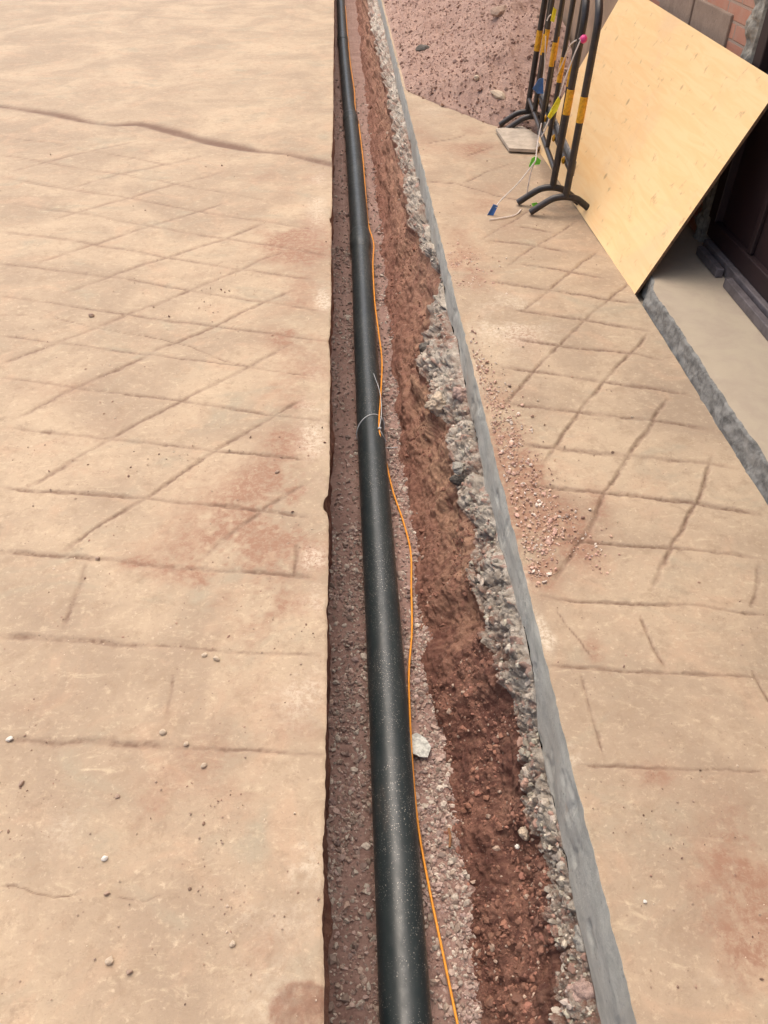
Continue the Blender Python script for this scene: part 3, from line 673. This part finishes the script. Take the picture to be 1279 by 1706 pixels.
PL = [(85,1326),(260,1303),(268,1316),(317,1357),(343,1315),(384,1317),(408,1262),(415,1117),(420,1121),(424,1162),(380,1178),(316,1205),(256,1161),(203,1098),(262,1009),(210,1038),(176,1022),(270,990),(115,993),(61,994),(85,994),(363,1002),(420,1001),(393,1001),(461,1010),(356,1048),(422,1048),(491,1057),(436,1087),(428,1087),(484,1124),(501,1107),(300,865),(195,878),(106,904),(42,906),(55,843),(126,831),(84,816),(353,819),(382,750),(409,797),(337,768),(357,768),(277,765),(246,765),(304,785),(396,833),(497,874),(470,861),(480,905),(380,929),(403,975),(364,632),(355,521),(140,571),(148,584),(75,593),(76,612),(38,540),(122,611),(147,632),(206,669),(300,664),(367,700),(439,675),(474,686),(363,520),(278,549),(254,609),(241,611),(104,445),(226,450),(238,489),(189,486),(242,351),(505,343),(363,381),(131,1445),(137,1446),(199,1468),(129,1525),(197,1544),(158,1598),(33,1635),(330,1484),(456,1525),(470,1548),(385,1512),(370,1404),(332,1396),(150,1389),(317,1355),(434,1200)]
for (px, py) in PL:
    d = math.hypot(at(px, py)[1], 1.5)
    pebble(px, py, random.uniform(.0016, .0034) * (.45 + .36 * d), 'brown', 'tiny brown pebble among many scattered over the left concrete slab', group='small brown pebbles on the left slab')
PRt = [(1120,944),(1205,1031),(1262,1046),(1250,1047),(1148,1068),(1236,1075),(1217,1215),(1220,1193),(1132,1227),(1128,1337),(1155,1336),(1100,1066),(1140,1000),(1142,782),(1085,622),(1018,652),(909,631),(864,643),(848,664),(905,736),(940,744),(1010,650),(1122,1517),(1154,1506),(830,548),(871,578),(1265,1524),(1203,1395),(1000,560),(820,430),(805,445),(795,440),(783,437)]
for (px, py) in PRt:
    pebble(px, py, random.uniform(.0018, .0036) * (.5 + .36 * math.hypot(at(px, py)[1], 1.5)), 'brown', 'tiny brown pebble lying on the right pavement', group='small brown pebbles on the right pavement')
pebble(1074,1502,.005,'white','small white pebble alone on the near right pavement')
pebble(848,643,.011,'brown','brown pebble near the corner of a diamond groove beside the trench rubble')

# loose lumps in the broken edge
def lump(px, py, z, r, mat, label, seed, flat=.75, name='concrete_lump', cat='lump', sink=.0, rz=0, sx_=1.0):
    me = rock_mesh(name, seed, flat, .32, True); me.materials.append(RM[mat])
    o = bpy.data.objects.new(name, me); col.objects.link(o); p = at(px, py, z); o.location = (p[0] + .25 * sink, p[1], p[2] - .25 * sink); o.scale = (r * sx_, r, r); o.rotation_euler = (.2, .5, rz)
    return tag(o, label, cat)
lump(978,1655,-.265,.044,'pinkg','big pinkish concrete lump at the front end of the broken edge',3.3,.8,sink=.018)
lump(952,1595,-.30,.028,'pinkg','reddish concrete lump just behind the biggest pinkish lump',5.1,.8,sink=.010)
lump(978,1565,-.245,.030,'grey','pale grey rough lump below the sawn face near the front',6.7,.8,sink=.012)
lump(874,1388,-.335,.017,'tan','loose buff stone perched on the red soil bank',8.2,.7,name='stone',cat='stone',sink=.002)
lump(861,1411,-.36,.006,'white','tiny white stone just below the buff stone on the soil bank',2.2,.7,name='stone',cat='stone')
lump(884,1272,-.29,.013,'red','dark red brick fragment stuck in the broken edge',9.4,.6,name='brick_fragment',cat='brick',sink=.002,sx_=1.5)
lump(737,612,-.225,.060,'dark','large dark grey stone jutting out below the sawn face',11.3,.8,name='stone',cat='stone',sink=.02)
lump(712,582,-.24,.040,'dark','blackish stone behind the large dark grey stone',12.9,.8,name='stone',cat='stone',sink=.015)
lump(728,672,-.235,.045,'tan','tan rounded stone in the broken edge in front of the large dark stone',14.1,.85,name='stone',cat='stone',sink=.02)
lump(768,655,-.16,.035,'pinkg','pinkish rounded stone touching the sawn face',15.6,.85,name='stone',cat='stone',sink=.02)
lump(760,800,-.24,.026,'dark','dark stone wedged under the broken edge at the middle of the trench',17.0,.8,name='stone',cat='stone',sink=.008)
lump(800,970,-.26,.016,'dark','dark rounded pebble stone at the lower rim of the broken edge',18.8,.8,name='stone',cat='stone',sink=.004)
lump(762,780,-.20,.020,'grey','pale grey stone just above the dark wedged stone',20.2,.8,name='stone',cat='stone',sink=.004)

# ------------------------------------------------------------------ tubes
def tube(pts, rad, seg=12, cap=True):
    P = np.array(pts, float); n = len(P); R_ = np.full(n, rad) if np.isscalar(rad) else np.array(rad, float)
    tg = np.gradient(P, axis=0); tg /= np.linalg.norm(tg, axis=1, keepdims=True)
    up = np.array([0, 0, 1.0]) if abs(tg[0][2]) < .9 else np.array([1.0, 0, 0])
    u = np.cross(up, tg[0]); u /= np.linalg.norm(u); V = []
    for i in range(n):
        u = u - tg[i] * (u @ tg[i]); u /= np.linalg.norm(u); v = np.cross(tg[i], u)
        a = np.linspace(0, 2 * np.pi, seg, endpoint=False)
        V.append(P[i] + R_[i] * (np.cos(a)[:, None] * u + np.sin(a)[:, None] * v))
    V = np.concatenate(V); Fq = []
    for i in range(n - 1):
        for k in range(seg):
            Fq.append((i * seg + k, i * seg + (k + 1) % seg, (i + 1) * seg + (k + 1) % seg, (i + 1) * seg + k))
    caps = [tuple(range(seg - 1, -1, -1)), tuple(range((n - 1) * seg, n * seg))] if cap else []
    return V, Fq, caps

class MB:
    def __init__(s): s.v, s.f, s.mi = [], [], []
    def add(s, v, f, mi=0):
        o = len(s.v); s.v += [tuple(p) for p in v]; s.f += [tuple(i + o for i in q) for q in f]; s.mi += [mi] * len(f)
    def tube(s, pts, rad, seg=12, mi=0):
        v, f, c = tube(pts, rad, seg); s.add(v, f + c, mi)
    def box(s, lo, hi, mi=0, mat=None):
        v = [(x, y, z) for x in (lo[0], hi[0]) for y in (lo[1], hi[1]) for z in (lo[2], hi[2])]
        if mat is not None: v = [tuple(mat @ Vector(p)) for p in v]
        s.add(v, [(0, 1, 3, 2), (4, 6, 7, 5), (0, 4, 5, 1), (2, 3, 7, 6), (0, 2, 6, 4), (1, 5, 7, 3)], mi)
    def build(s, name, mats, parent=None, smooth=False, bevel=0):
        me = bpy.data.meshes.new(name); me.from_pydata(s.v, [], s.f); 
        if not isinstance(mats, (list, tuple)): mats = [mats]
        for m in mats: me.materials.append(m)
        me.polygons.foreach_set('material_index', s.mi)
        bm = bmesh.new(); bm.from_mesh(me); bmesh.ops.recalc_face_normals(bm, faces=bm.faces); bm.to_mesh(me); bm.free()
        if smooth:
            me.polygons.foreach_set('use_smooth', [True] * len(me.polygons))
            try: me.set_sharp_from_angle(angle=math.radians(40))
            except Exception: pass
        o = bpy.data.objects.new(name, me); col.objects.link(o)
        if parent is not None: o.parent = parent
        if bevel:
            b = o.modifiers.new('bevel', 'BEVEL'); b.width = bevel; b.segments = 2; b.limit_method = 'ANGLE'
        return o

def smooth_path(pts, n=200):
    """Catmull-Rom through points"""
    P = np.array(pts, float); P = np.vstack([2 * P[0] - P[1], P, 2 * P[-1] - P[-2]]); m = len(P) - 3
    out = []
    for t in np.linspace(0, m - 1e-6, n):
        i = int(t); f = t - i; a, b, c, d = P[i:i + 4]
        out.append(.5 * (2 * b + (c - a) * f + (2 * a - 5 * b + 4 * c - d) * f ** 2 + (3 * b - a - 3 * c + d) * f ** 3))
    return np.array(out)

def empty(name, loc=(0, 0, 0), rz=0.0):
    o = bpy.data.objects.new(name, None); col.objects.link(o); o.location = loc; o.rotation_euler = (0, 0, rz); o.empty_display_size = .05
    return o

# ------------------------------------------------------------------ black pipe
PXY = [(-4, .070), (.3, .070), (.9, .070), (1.26, .074), (1.73, .072), (2.36, .067), (3.27, .064), (4.0, .067), (4.7, .068), (5.8, .061), (7.1, .048), (7.5, .036), (9.6, .005), (10.8, -.008), (13.3, -.018), (20, -.02), (60, -.02)]
PZ = -.447
def pipe_x(y): return np.interp(y, [p[0] for p in PXY], [p[1] for p in PXY])
def pipe_r(y): return .0580 + .003 * (y > 4.6) - .005 * (y > 7.3)
pipe = empty('black_pipe', (0.07, .3, -.505)); tag(pipe, 'long black plastic pipe lying along the trench floor', 'pipe')
def child_mesh(mb, name, mats, root, **k):
    o = mb.build(name, mats, root, **k); o.matrix_parent_inverse = Matrix.Translation(root.location).inverted() if root.rotation_euler.z == 0 else root.matrix_basis.inverted(); return o
def sect(y0, y1, r, n=80):
    ys_ = np.linspace(y0, y1, n); xs_ = np.array([pipe_x(np.linspace(y - .5, y + .5, 9)).mean() for y in ys_])
    mb = MB(); mb.tube(np.stack([xs_, ys_, PZ + (r - .058) + .002 * np.sin(ys_ * .7)], -1), r, 56); return mb
child_mesh(sect(-4, 4.72, .0575, 140), 'pipe_section', M['pipe'], pipe, smooth=True)
child_mesh(sect(4.66, 7.46, .0600), 'pipe_section', M['pipe'], pipe, smooth=True)
child_mesh(sect(7.40, 40, .0550, 160), 'pipe_section', M['pipe'], pipe, smooth=True)
for yc, r in ((4.66, .067), (7.25, .066), (10.6, .064)):
    ys_ = np.linspace(-.16, .16, 24); rr = .0555 + (r - .0555) * np.clip(1.35 * np.cos(ys_ / .16 * np.pi / 2), 0, 1) ** 1.3
    mb = MB(); mb.tube(np.stack([pipe_x(yc + ys_), yc + ys_, np.full(24, PZ + .002)], -1), rr, 48)
    child_mesh(mb, 'coupling', M['pipe'], pipe, smooth=True)

# orange cable
CB = [(800,1890,-.485),(762,1706,-.487),(738,1590,-.487),(715,1480,-.487),(697,1380,-.484),(688,1290,-.484),(683,1200,-.484),(681,1120,-.486),(686,1050,-.488),(685,980,-.488),(684,920,-.488),(672,870,-.487),(655,820,-.478),(643,770,-.45),(631.5,714,-.396),(634,660,-.41),(636,600,-.44),(630,550,-.445),(624,500,-.44),(621,440,-.44),(622,405,-.44),(613,370,-.445),(608,310,-.45),(604,260,-.45),(597,205,-.45),(592,185,-.45),(590,150,-.46),(584,110,-.47),(579,60,-.48),(575,10,-.485)]
cbp = [at(a, b, c) for a, b, c in CB]
cbp = smooth_path(cbp, 420)
mb = MB(); mb.tube(cbp, np.interp(cbp[:, 1], [0, 2, 8], [.0030, .0034, .0045]), 10)
cab = mb.build('orange_cable', M['orange'], smooth=True); tag(cab, 'thin bright orange cable running along the right side of the black pipe', 'cable')

# white cable tie: loop round the pipe, knot on the cable, two tails
mb = MB(); yT = 2.72; cxT = float(pipe_x(yT)); a = np.linspace(0, 2 * np.pi, 49)
loop = np.stack([cxT + .0605 * np.cos(a), yT - .03 + .045 * np.sin(a) * .6 + .03 * np.cos(a), PZ + .0605 * np.sin(a)], -1)
mb.tube(loop, .0021, 8)
k0 = at(631.5, 714, -.392)
mb.tube(smooth_path([k0 + (-.004, 0, .001), k0 + (.002, 0, .003), k0 + (.008, 0, .001)], 8), .0042, 8)
mb.tube(smooth_path([k0, at(635, 690, -.385), at(633, 655, -.375), at(622, 622, -.37)], 24), np.linspace(.0018, .0010, 24), 6)
mb.tube(smooth_path([k0, at(637, 724, -.41), at(642, 734, -.44), at(641, 745, -.470), at(652, 746, -.482), at(662, 745, -.486)], 24), .0016, 6)
tie = mb.build('cable_tie', M['tie'], smooth=True); tag(tie, 'white cable tie looped round the black pipe holding the orange cable', 'cable tie')

# silvery scrap + rusty stick on the gravel
def prism(name, poly, z, th, mat, bend=.004, tilt=(0, 0)):
    c = np.mean(poly, 0); bm = bmesh.new(); top = []
    ring = [np.array(p) for p in poly]; V = []
    lv = [1.0, .66, .33]
    vs = []
    for l in lv:
        row = []
        for p in ring:
            q = c + (p - c) * l; zz = z + th + bend * float(vnoise(q[0] * 60, q[1] * 60)) + tilt[0] * (q[0] - c[0]) + tilt[1] * (q[1] - c[1])
            row.append(bm.verts.new((q[0], q[1], zz)))
        vs.append(row)
    bot = [bm.verts.new((v.co.x, v.co.y, v.co.z - th)) for v in vs[0]]; n_ = len(ring)
    for i in range(n_):
        j = (i + 1) % n_
        bm.faces.new((bot[i], bot[j], vs[0][j], vs[0][i]))
        for k in range(2): bm.faces.new((vs[k][i], vs[k][j], vs[k + 1][j], vs[k + 1][i]))
    bm.faces.new(vs[2]); bm.faces.new(bot[::-1])
    bmesh.ops.recalc_face_normals(bm, faces=bm.faces)
    me = bpy.data.meshes.new(name); bm.to_mesh(me); bm.free()
    return link(name, me, mats=[mat])
o = prism('foil_scrap', [at(a, b, -.49)[:2] for a, b in ((684,1226),(694,1224),(708,1231),(718,1246),(712,1264),(700,1263),(686,1256))], -.487, .004, M['scrap'], .004)
tag(o, 'pale silvery flat scrap lying on the gravel right of the orange cable', 'scrap')
mb = MB(); mb.tube(smooth_path([at(747,1380,-.478), at(750,1394,-.476), at(749,1412,-.476)], 10), .0035, 8)
tag(mb.build('twig', M['rust'], smooth=True), 'short rusty brown twig on the gravel at the foot of the soil bank', 'twig')

# ------------------------------------------------------------------ heap of excavated soil
hx = np.linspace(.445, 1.58, 130); hy = np.concatenate([np.arange(4.7, 9.5, .014), np.arange(9.5, 18, .08)])
Hy, Hx = np.meshgrid(hy, hx, indexing='ij')
fy = np.interp(Hx, [.44, .55, .70, .82, 1.02, 1.15, 1.6], [6.45, 6.15, 5.85, 5.70, 5.38, 5.34, 5.30]) + .10 * fbm(Hx * 6, .3, 0, 210, 3)
d = Hy - fy
hgt = np.minimum(np.minimum(.40 * np.maximum(d, -.2), .42 * (Hx - .455) + .25 * np.maximum(Hx - .9, 0)),   .40 + .06 * fbm(Hx * 1.5, Hy * 1.5, 0, 212, 3))
hgt = np.minimum(hgt, .16 + .30 * d)
hgt = np.where(d < 0, -.03 + .2 * d, hgt)
hgt = hgt + sstep(0, .15, d) * sstep(.445, .52, Hx) * (.018 * fbm(Hx * 7, Hy * 4, 0, 215, 4, .55) + .006 * np.abs(fbm(Hx * 25, Hy * 20, 0, 218, 4, .6)))
hgt = np.minimum(hgt, np.where(Hx < .46, -.004, 9))
mkh = np.stack([.75 + 0 * Hx, 0 * Hx, 0 * Hx, 1 + 0 * Hx], -1)
mh = NT('heap_soil', .95)
c = mh.mix(mh.ramp(mh.noise(5, 7, .7, .8), .35, .68), (.34, .215, .168), (.45, .30, .235))
c = mh.mix(mh.ramp(mh.noise(38, 6, .75), .52, .72, 0, .55), c, (.27, .16, .125))
c = mh.mix(mh.ramp(mh.noise(60, 5, .75), .60, .72, 0, .6), c, (.52, .37, .30))
mh.col(c); mh.bump(mh.noise(28, 7, .75), .03, .7)
heap = link('soil_heap', mesh_np('soil_heap', np.stack([Hx, Hy, hgt], -1).reshape(-1, 3), grid_faces(*Hx.shape), True), mats=[mh.m])
tag(heap, 'heap of pinkish red excavated soil on the far pavement behind the barriers', 'soil heap')
def heap_z(x, y): return hgt[np.clip(np.searchsorted(hy, y), 0, len(hy) - 1), np.clip(np.searchsorted(hx, x), 0, len(hx) - 1)]
n = 9000
ux = rng.uniform(.47, 1.56, n); uy = 4.9 + 8 * rng.random(n) ** 1.6; uz = heap_z(ux, uy); ok = uz > -.004
ux, uy, uz = ux[ok], uy[ok], uz[ok]; n = len(ux); sz = np.clip(rng.lognormal(math.log(.0046), .5, n), .0025, .018)
hr = stones('heap_clods', np.stack([ux, uy, uz + sz * .2], -1), sz, tints(n, (.40, .265, .205), .25, (.27, .165, .125), .12)); tag(hr, kind='stuff')
hr['label'] = 'small clods and chips covering the soil heap'; hr['category'] = 'clods'
def heap_rock(px, py, r, mat, label, seed):
    for Yt in np.arange(5.2, 9.5, .02):
        p = at(px, py, Y=Yt)
        if heap_z(p[0], p[1]) >= p[2]: break
    me = rock_mesh('stone', seed, .55, .35); me.materials.append(RM[mat]); o = bpy.data.objects.new('stone', me); col.objects.link(o)
    o.location = (p[0], p[1], p[2] + r * .3); o.scale = (r * 1.3, r, r); o.rotation_euler = (.2, -.2, seed); tag(o, label, 'stone')
heap_rock(832,162,.046,'tan','largest pale pinkish stone near the foot of the soil heap',2.1)
heap_rock(794,132,.034,'tan','smaller pale stone higher up on the soil heap',4.4)
heap_rock(703,84,.048,'dark','dark clod on the soil heap close to the trench edge',5.5)
heap_rock(833,22,.055,'brown','brown stone near the top of the soil heap',6.6)

# ------------------------------------------------------------------ house: brick pier, rendered wall, added roof overhang
XW = 1.608
house = empty('house', (XW, 3.4, .07)); tag(house, 'brick and render house wall behind the leaning plywood sheet', 'house')
Yj = 3.36
mb = MB(); mb.box((XW, Yj, .0), (XW + .24, 4.75, 3.0)); child_mesh(mb, 'brick_pier', M['brick'], house)
mb = MB(); mb.box((XW + .004, 4.75, -.03), (XW + .24, 30, 3.0)); child_mesh(mb, 'rendered_wall', M['render'], house)
mb = MB(); mb.box((XW, -12, .0), (XW + .24, .55, 3.0)); child_mesh(mb, 'brick_pier', M['brick'], house)
mb = MB(); mb.box((XW + .004, .55, 2.3), (XW + .24, Yj, 3.0)); child_mesh(mb, 'lintel', M['render'], house)
mb = MB(); mb.box((XW - .25, -12, 3.0), (XW + 5, 30, 3.14)); child_mesh(mb, 'added_eave', M['slate'], house)  # unseen roof overhang, added to darken the gate and doorway
mb = MB(); mb.box((XW + 3.5, -12, 0), (XW + 3.7, 30, 3.0)); child_mesh(mb, 'rear_wall', M['render'], house)
# rough mortar smeared down the jamb
jy = np.linspace(Yj - .015, Yj + .16, 40); jz = np.linspace(.07, 2.9, 420)
Jz, Jy = np.meshgrid(jz, jy, indexing='ij')
ed = Yj + .10 + .05 * fbm(Jz * 5, .2, 0, 230, 4) + .02 * fbm(Jz * 20, .2, 0, 233, 3)
th = .024 * sstep(ed, ed - .05, Jy) * (1 + .5 * fbm(Jy * 20, Jz * 20, 0, 236, 4)) - .004
me = mesh_np('mortar_jamb', np.stack([XW - np.where(Jy < Yj, .02, th) + np.where(Jy < Yj - .01, .06, 0), Jy, Jz], -1).reshape(-1, 3), grid_faces(*Jy.shape), True)
o = link('mortar_jamb', me, house, [M['mortar']]); o.matrix_parent_inverse = Matrix.Translation(house.location).inverted()

# grey concrete blocks built into the brickwork beside the doorway
for zi, (za, zb) in enumerate(((.08, .27), (.28, .47), (.48, .665), (.675, .905))):
    for k, (ya, yb) in enumerate(((3.645, 4.070), (4.082, 4.520))):
        mb = MB(); mb.box((XW - .012 - .002 * k, ya, za), (XW + .05, yb, zb)); child_mesh(mb, 'concrete_block', M['board'], house, bevel=.006)

# maroon metal gate in the doorway, standing on a steel track
gate = empty('metal_gate', (XW, 2.0, .075)); tag(gate, 'dark maroon steel gate closing the doorway beyond the step', 'gate')
mb = MB(); mb.box((XW + .005, .62, .20), (XW + .030, 3.30, 2.25)); child_mesh(mb, 'panel', M['maroon'], gate)
mb = MB(); mb.box((XW - .022, .60, .130), (XW + .04, 3.30, .205)); child_mesh(mb, 'bottom_rail', M['maroon'], gate, bevel=.004)
mb = MB(); mb.box((XW - .030, 3.24, .207), (XW + .03, 3.31, 2.25)); child_mesh(mb, 'stile', M['maroon'], gate, bevel=.004)
mb = MB()
for yy in (1.1, 1.7, 2.3, 2.9): mb.box((XW - .012, yy, .208), (XW + .004, yy + .03, 2.24))
child_mesh(mb, 'rib', M['maroon'], gate, bevel=.003)
tr = empty('gate_track', (XW - .06, 2.0, .075)); tag(tr, 'grey steel floor track running along the foot of the maroon gate', 'track')
mb = MB(); mb.box((XW - .085, .3, .076), (XW - .055, 2.90, .115)); child_mesh(mb, 'rail', M['track'], tr, bevel=.003)
mb = MB(); mb.box((XW - .085, 2.98, .076), (XW - .055, 3.22, .113)); child_mesh(mb, 'rail', M['track'], tr, bevel=.003)
mb = MB(); mb.box((XW - .045, .3, .077), (XW + .04, 3.26, .128)); child_mesh(mb, 'sill', M['track'], tr, bevel=.004)

# ------------------------------------------------------------------ plywood sheet leaning on the wall
B0 = np.array([1.205, 3.000, .076 - .076]); B1 = np.array([1.165, 5.02, .002]); T0 = np.array([1.560, 3.00, .800]); T1 = np.array([1.555, 4.98, .825])
nrm = np.cross(B1 - B0, T0 - B0); nrm /= np.linalg.norm(nrm); nrm = nrm if nrm[0] > 0 else -nrm
g = 24; V = []; 
for sgn in (0, .012):
    for i in range(g + 1):
        for j in range(g + 1):
            u, v = i / g, j / g
            p = (B0 * (1 - u) + B1 * u) * (1 - v) + (T0 * (1 - u) + T1 * u) * v + nrm * sgn
            p = p + nrm * .006 * math.sin(u * 3) * math.sin(v * 3.1); V.append(p)
N = (g + 1) ** 2; Fq = []; MI = []
for i in range(g):
    for j in range(g):
        q = i * (g + 1) + j; Fq.append((q, q + g + 1, q + g + 2, q + 1)); MI.append(0); Fq.append((N + q, N + q + 1, N + q + g + 2, N + q + g + 1)); MI.append(0)
for k in range(g):
    for a, b in ((k, k + 1), ((g) * (g + 1) + k, g * (g + 1) + k + 1), (k * (g + 1), (k + 1) * (g + 1)), (k * (g + 1) + g, (k + 1) * (g + 1) + g)):
        Fq.append((a, b, N + b, N + a)); MI.append(1)
mb = MB(); mb.v = [tuple(p) for p in V]; mb.f = Fq; mb.mi = MI
ply = mb.build('plywood_sheet', [M['ply'], M['plyedge']]); tag(ply, 'large pale plywood sheet leaning against the house wall behind the barriers', 'plywood')

# board offcut under the far barrier feet
o = prism('board_offcut', [at(a, b, .03)[:2] for a, b in ((826,214),(848,247),(893,249),(908,232),(870,210))], .012, .018, M['offcut'], .001)
tag(o, 'small pale flat board lying under the far feet of the barriers', 'board')

# ------------------------------------------------------------------ two crowd barriers, side by side
def barrier(name, p_near, p_far, lean, height, bars, label, rail):
    p_near, p_far = np.array(p_near), np.array(p_far); L = float(np.linalg.norm(p_far - p_near)); ang = math.atan2(p_far[1] - p_near[1], p_far[0] - p_near[0])
    root = empty(name, (p_near[0], p_near[1], 0)); root.rotation_euler = (lean, 0, ang)          # local x runs along the barrier
    tag(root, label, 'barrier', 'black and yellow crowd barriers in front of the plywood')
    H, z0, rc = height, .090, .13; R0 = .0175
    fr = [(0, 0, z0), (0, 0, .3), (0, 0, H - rc)] + [(rc - rc * math.cos(t), 0, H - rc + rc * math.sin(t)) for t in np.linspace(.15, math.pi / 2, 8)]
    fr += [(L - rc + rc * math.sin(t), 0, H - rc + rc * math.cos(t)) for t in np.linspace(0, math.pi / 2 - .15, 8)] + [(L, 0, H - rc), (L, 0, .3), (L, 0, z0)]
    mb = MB(); mb.tube(fr, R0, 16); mb.build('frame', M['black'], root, smooth=True)
    def band(x, r, za, zb):
        mb = MB(); mb.tube([(x, 0, za), (x, 0, (za + zb) / 2), (x, 0, zb)], r, 16); return mb.build('yellow_band', M['yellow'], root, smooth=True)
    for x in (0, L): band(x, R0 + .0012, .44, .55)
    zr = .22 if rail else .17
    mb = MB(); mb.tube([(0, 0, zr), (L / 2, 0, zr), (L, 0, zr)], .0135, 12); mb.build('bottom_rail', M['black'], root, smooth=True)
    for k in bars:
        x = L * k; mb = MB(); mb.tube([(x, 0, zr), (x, 0, .5), (x, 0, H)], .0125, 14); mb.build('upright', M['black'], root, smooth=True)
        band(x, .0137, .495, .61)
    for x in (0, L):
        for_pts = [(x, .165, .014), (x, .10, .060), (x, .055, .086), (x, 0, .095), (x, -.055, .086), (x, -.095, .062), (x, -.15, .020)]
        mb = MB(); mb.tube(smooth_path(for_pts, 30), .0165, 14); mb.build('foot', M['black'], root, smooth=True).rotation_euler = (-lean, 0, 0)
    if rail:
        mb = MB(); mb.box((.03, -.028, .185), (L - .03, -.016, .255)); mb.build('kick_strip', M['greyrail'], root, bevel=.002)
        for k in range(4):
            x = L * (.10 + .26 * k); mb = MB(); mb.tube([(x, .012, .225), (x, .016, .225), (x, .024, .225)], [.016, .020, .012], 14); mb.build('reflector', M['yellow'], root, smooth=True)
    return root
barrier('crowd_barrier', (1.048, 4.015), (1.172, 5.39), math.radians(2.7), .93, (.27, .52, .77), 'black and yellow tubular barrier set slightly farther back, pink bead on its post', False)
barrier('crowd_barrier', (1.088, 3.880), (1.196, 5.28), math.radians(1.8), .93, (.30, .50, .71), 'black and yellow tubular barrier standing nearest the viewer, with grey strip along its foot', True)

# ------------------------------------------------------------------ pennant cord tied to the barrier
bunt = empty('pennant_cord', (.98, 4.05, 0)); tag(bunt, 'white cord with small coloured pennants hanging from the barrier post to the ground', 'pennants')
def cordpart(pts, r=.0032, name='cord'):
    mb = MB(); mb.tube(smooth_path(pts, 40), r, 8); return child_mesh(mb, name, M['cord'], bunt, smooth=True)
ball = at(972, 65, Y=3.985)
mb = MB(); bmb = I2 * .018 + ball; mb.add(bmb, FI2.tolist()); child_mesh(mb, 'bead', M['pink'], bunt, smooth=True)
y1_, g1_ = at(931, 163, Y=3.98), at(892, 268, Y=4.0)
cordpart([ball + (-.012, -.005, .004), at(955, 95, Y=3.98), at(940, 135, Y=3.98), y1_])
cordpart([at(915, 198, Y=3.98), at(908, 216, Y=3.98), at(902, 228, Y=3.99)])
cordpart([ball + (-.014, 0, .004), at(950, 75, Y=4.1), at(937, 105, Y=4.25), at(928, 125, Y=4.4)])
cordpart([at(902, 205, Y=4.12), at(896, 235, Y=4.08), g1_])
cordpart([g1_, at(885, 285, Y=4.02), at(880, 308, Y=4.02), at(876, 334, Y=4.03)])
cordpart([g1_, at(865, 303, Y=3.97), at(833, 335, Y=3.93), at(826, 346, Y=3.90)])
cordpart([at(815, 366, .006), at(835, 363, .006), at(858, 358, .006), at(868, 349, .006)])
cordpart([at(909, 60, Y=5.0), at(907, 110, Y=5.0), at(905, 150, Y=5.0)])
cordpart([at(911, 35, Y=5.0), at(914, 28, Y=5.0), at(918, 24, Y=5.0)])
def pennant(pts, mat, th=.004):
    P = [np.array(p) for p in pts]; nn = np.cross(P[1] - P[0], P[2] - P[0]); nn /= np.linalg.norm(nn); bm = bmesh.new()
    c = sum(P) / len(P); f = [bm.verts.new(p + nn * th * .5) for p in P]; b = [bm.verts.new(p - nn * th * .5) for p in P]; cf = bm.verts.new(c + nn * .008); cb = bm.verts.new(c + nn * (.008 - th))
    for i in range(len(P)):
        j = (i + 1) % len(P); bm.faces.new((f[i], f[j], cf)); bm.faces.new((b[j], b[i], cb)); bm.faces.new((f[j], f[i], b[i], b[j]))
    bmesh.ops.recalc_face_normals(bm, faces=bm.faces); me = bpy.data.meshes.new('pennant'); bm.to_mesh(me); bm.free()
    o = link('pennant', me, bunt, [mat]); o.matrix_parent_inverse = Matrix.Translation(bunt.location).inverted(); return o
def pen(pix, Y, mat, names=None):
    return pennant([at(a, b, Y=Y + .01 * math.sin(3 * i)) for i, (a, b) in enumerate(pix)], mat)
pen([(930,161),(934,168),(928,184),(916,199),(912,194),(918,182)], 3.975, M['lemon'])['label'] = 'yellow pennant'
pen([(886,263),(893,260),(901,267),(899,274),(888,275),(883,282),(881,276)], 4.02, M['lime'])['label'] = 'green pennant'
pen([(822,340),(829,343),(820,362),(807,366)], 3.90, M['blue'])['label'] = 'blue pennant'
pen([(885,339),(893,337),(904,343),(897,347),(888,345)], 4.0, M['lime'])['label'] = 'green pennant'
pen([(898,131),(905,130),(905,156),(895,156),(887,148)], 5.0, M['blue'])['label'] = 'blue pennant'
pen([(922,12),(927,16),(923,37),(917,35)], 5.0, M['lemon'])['label'] = 'yellow pennant'
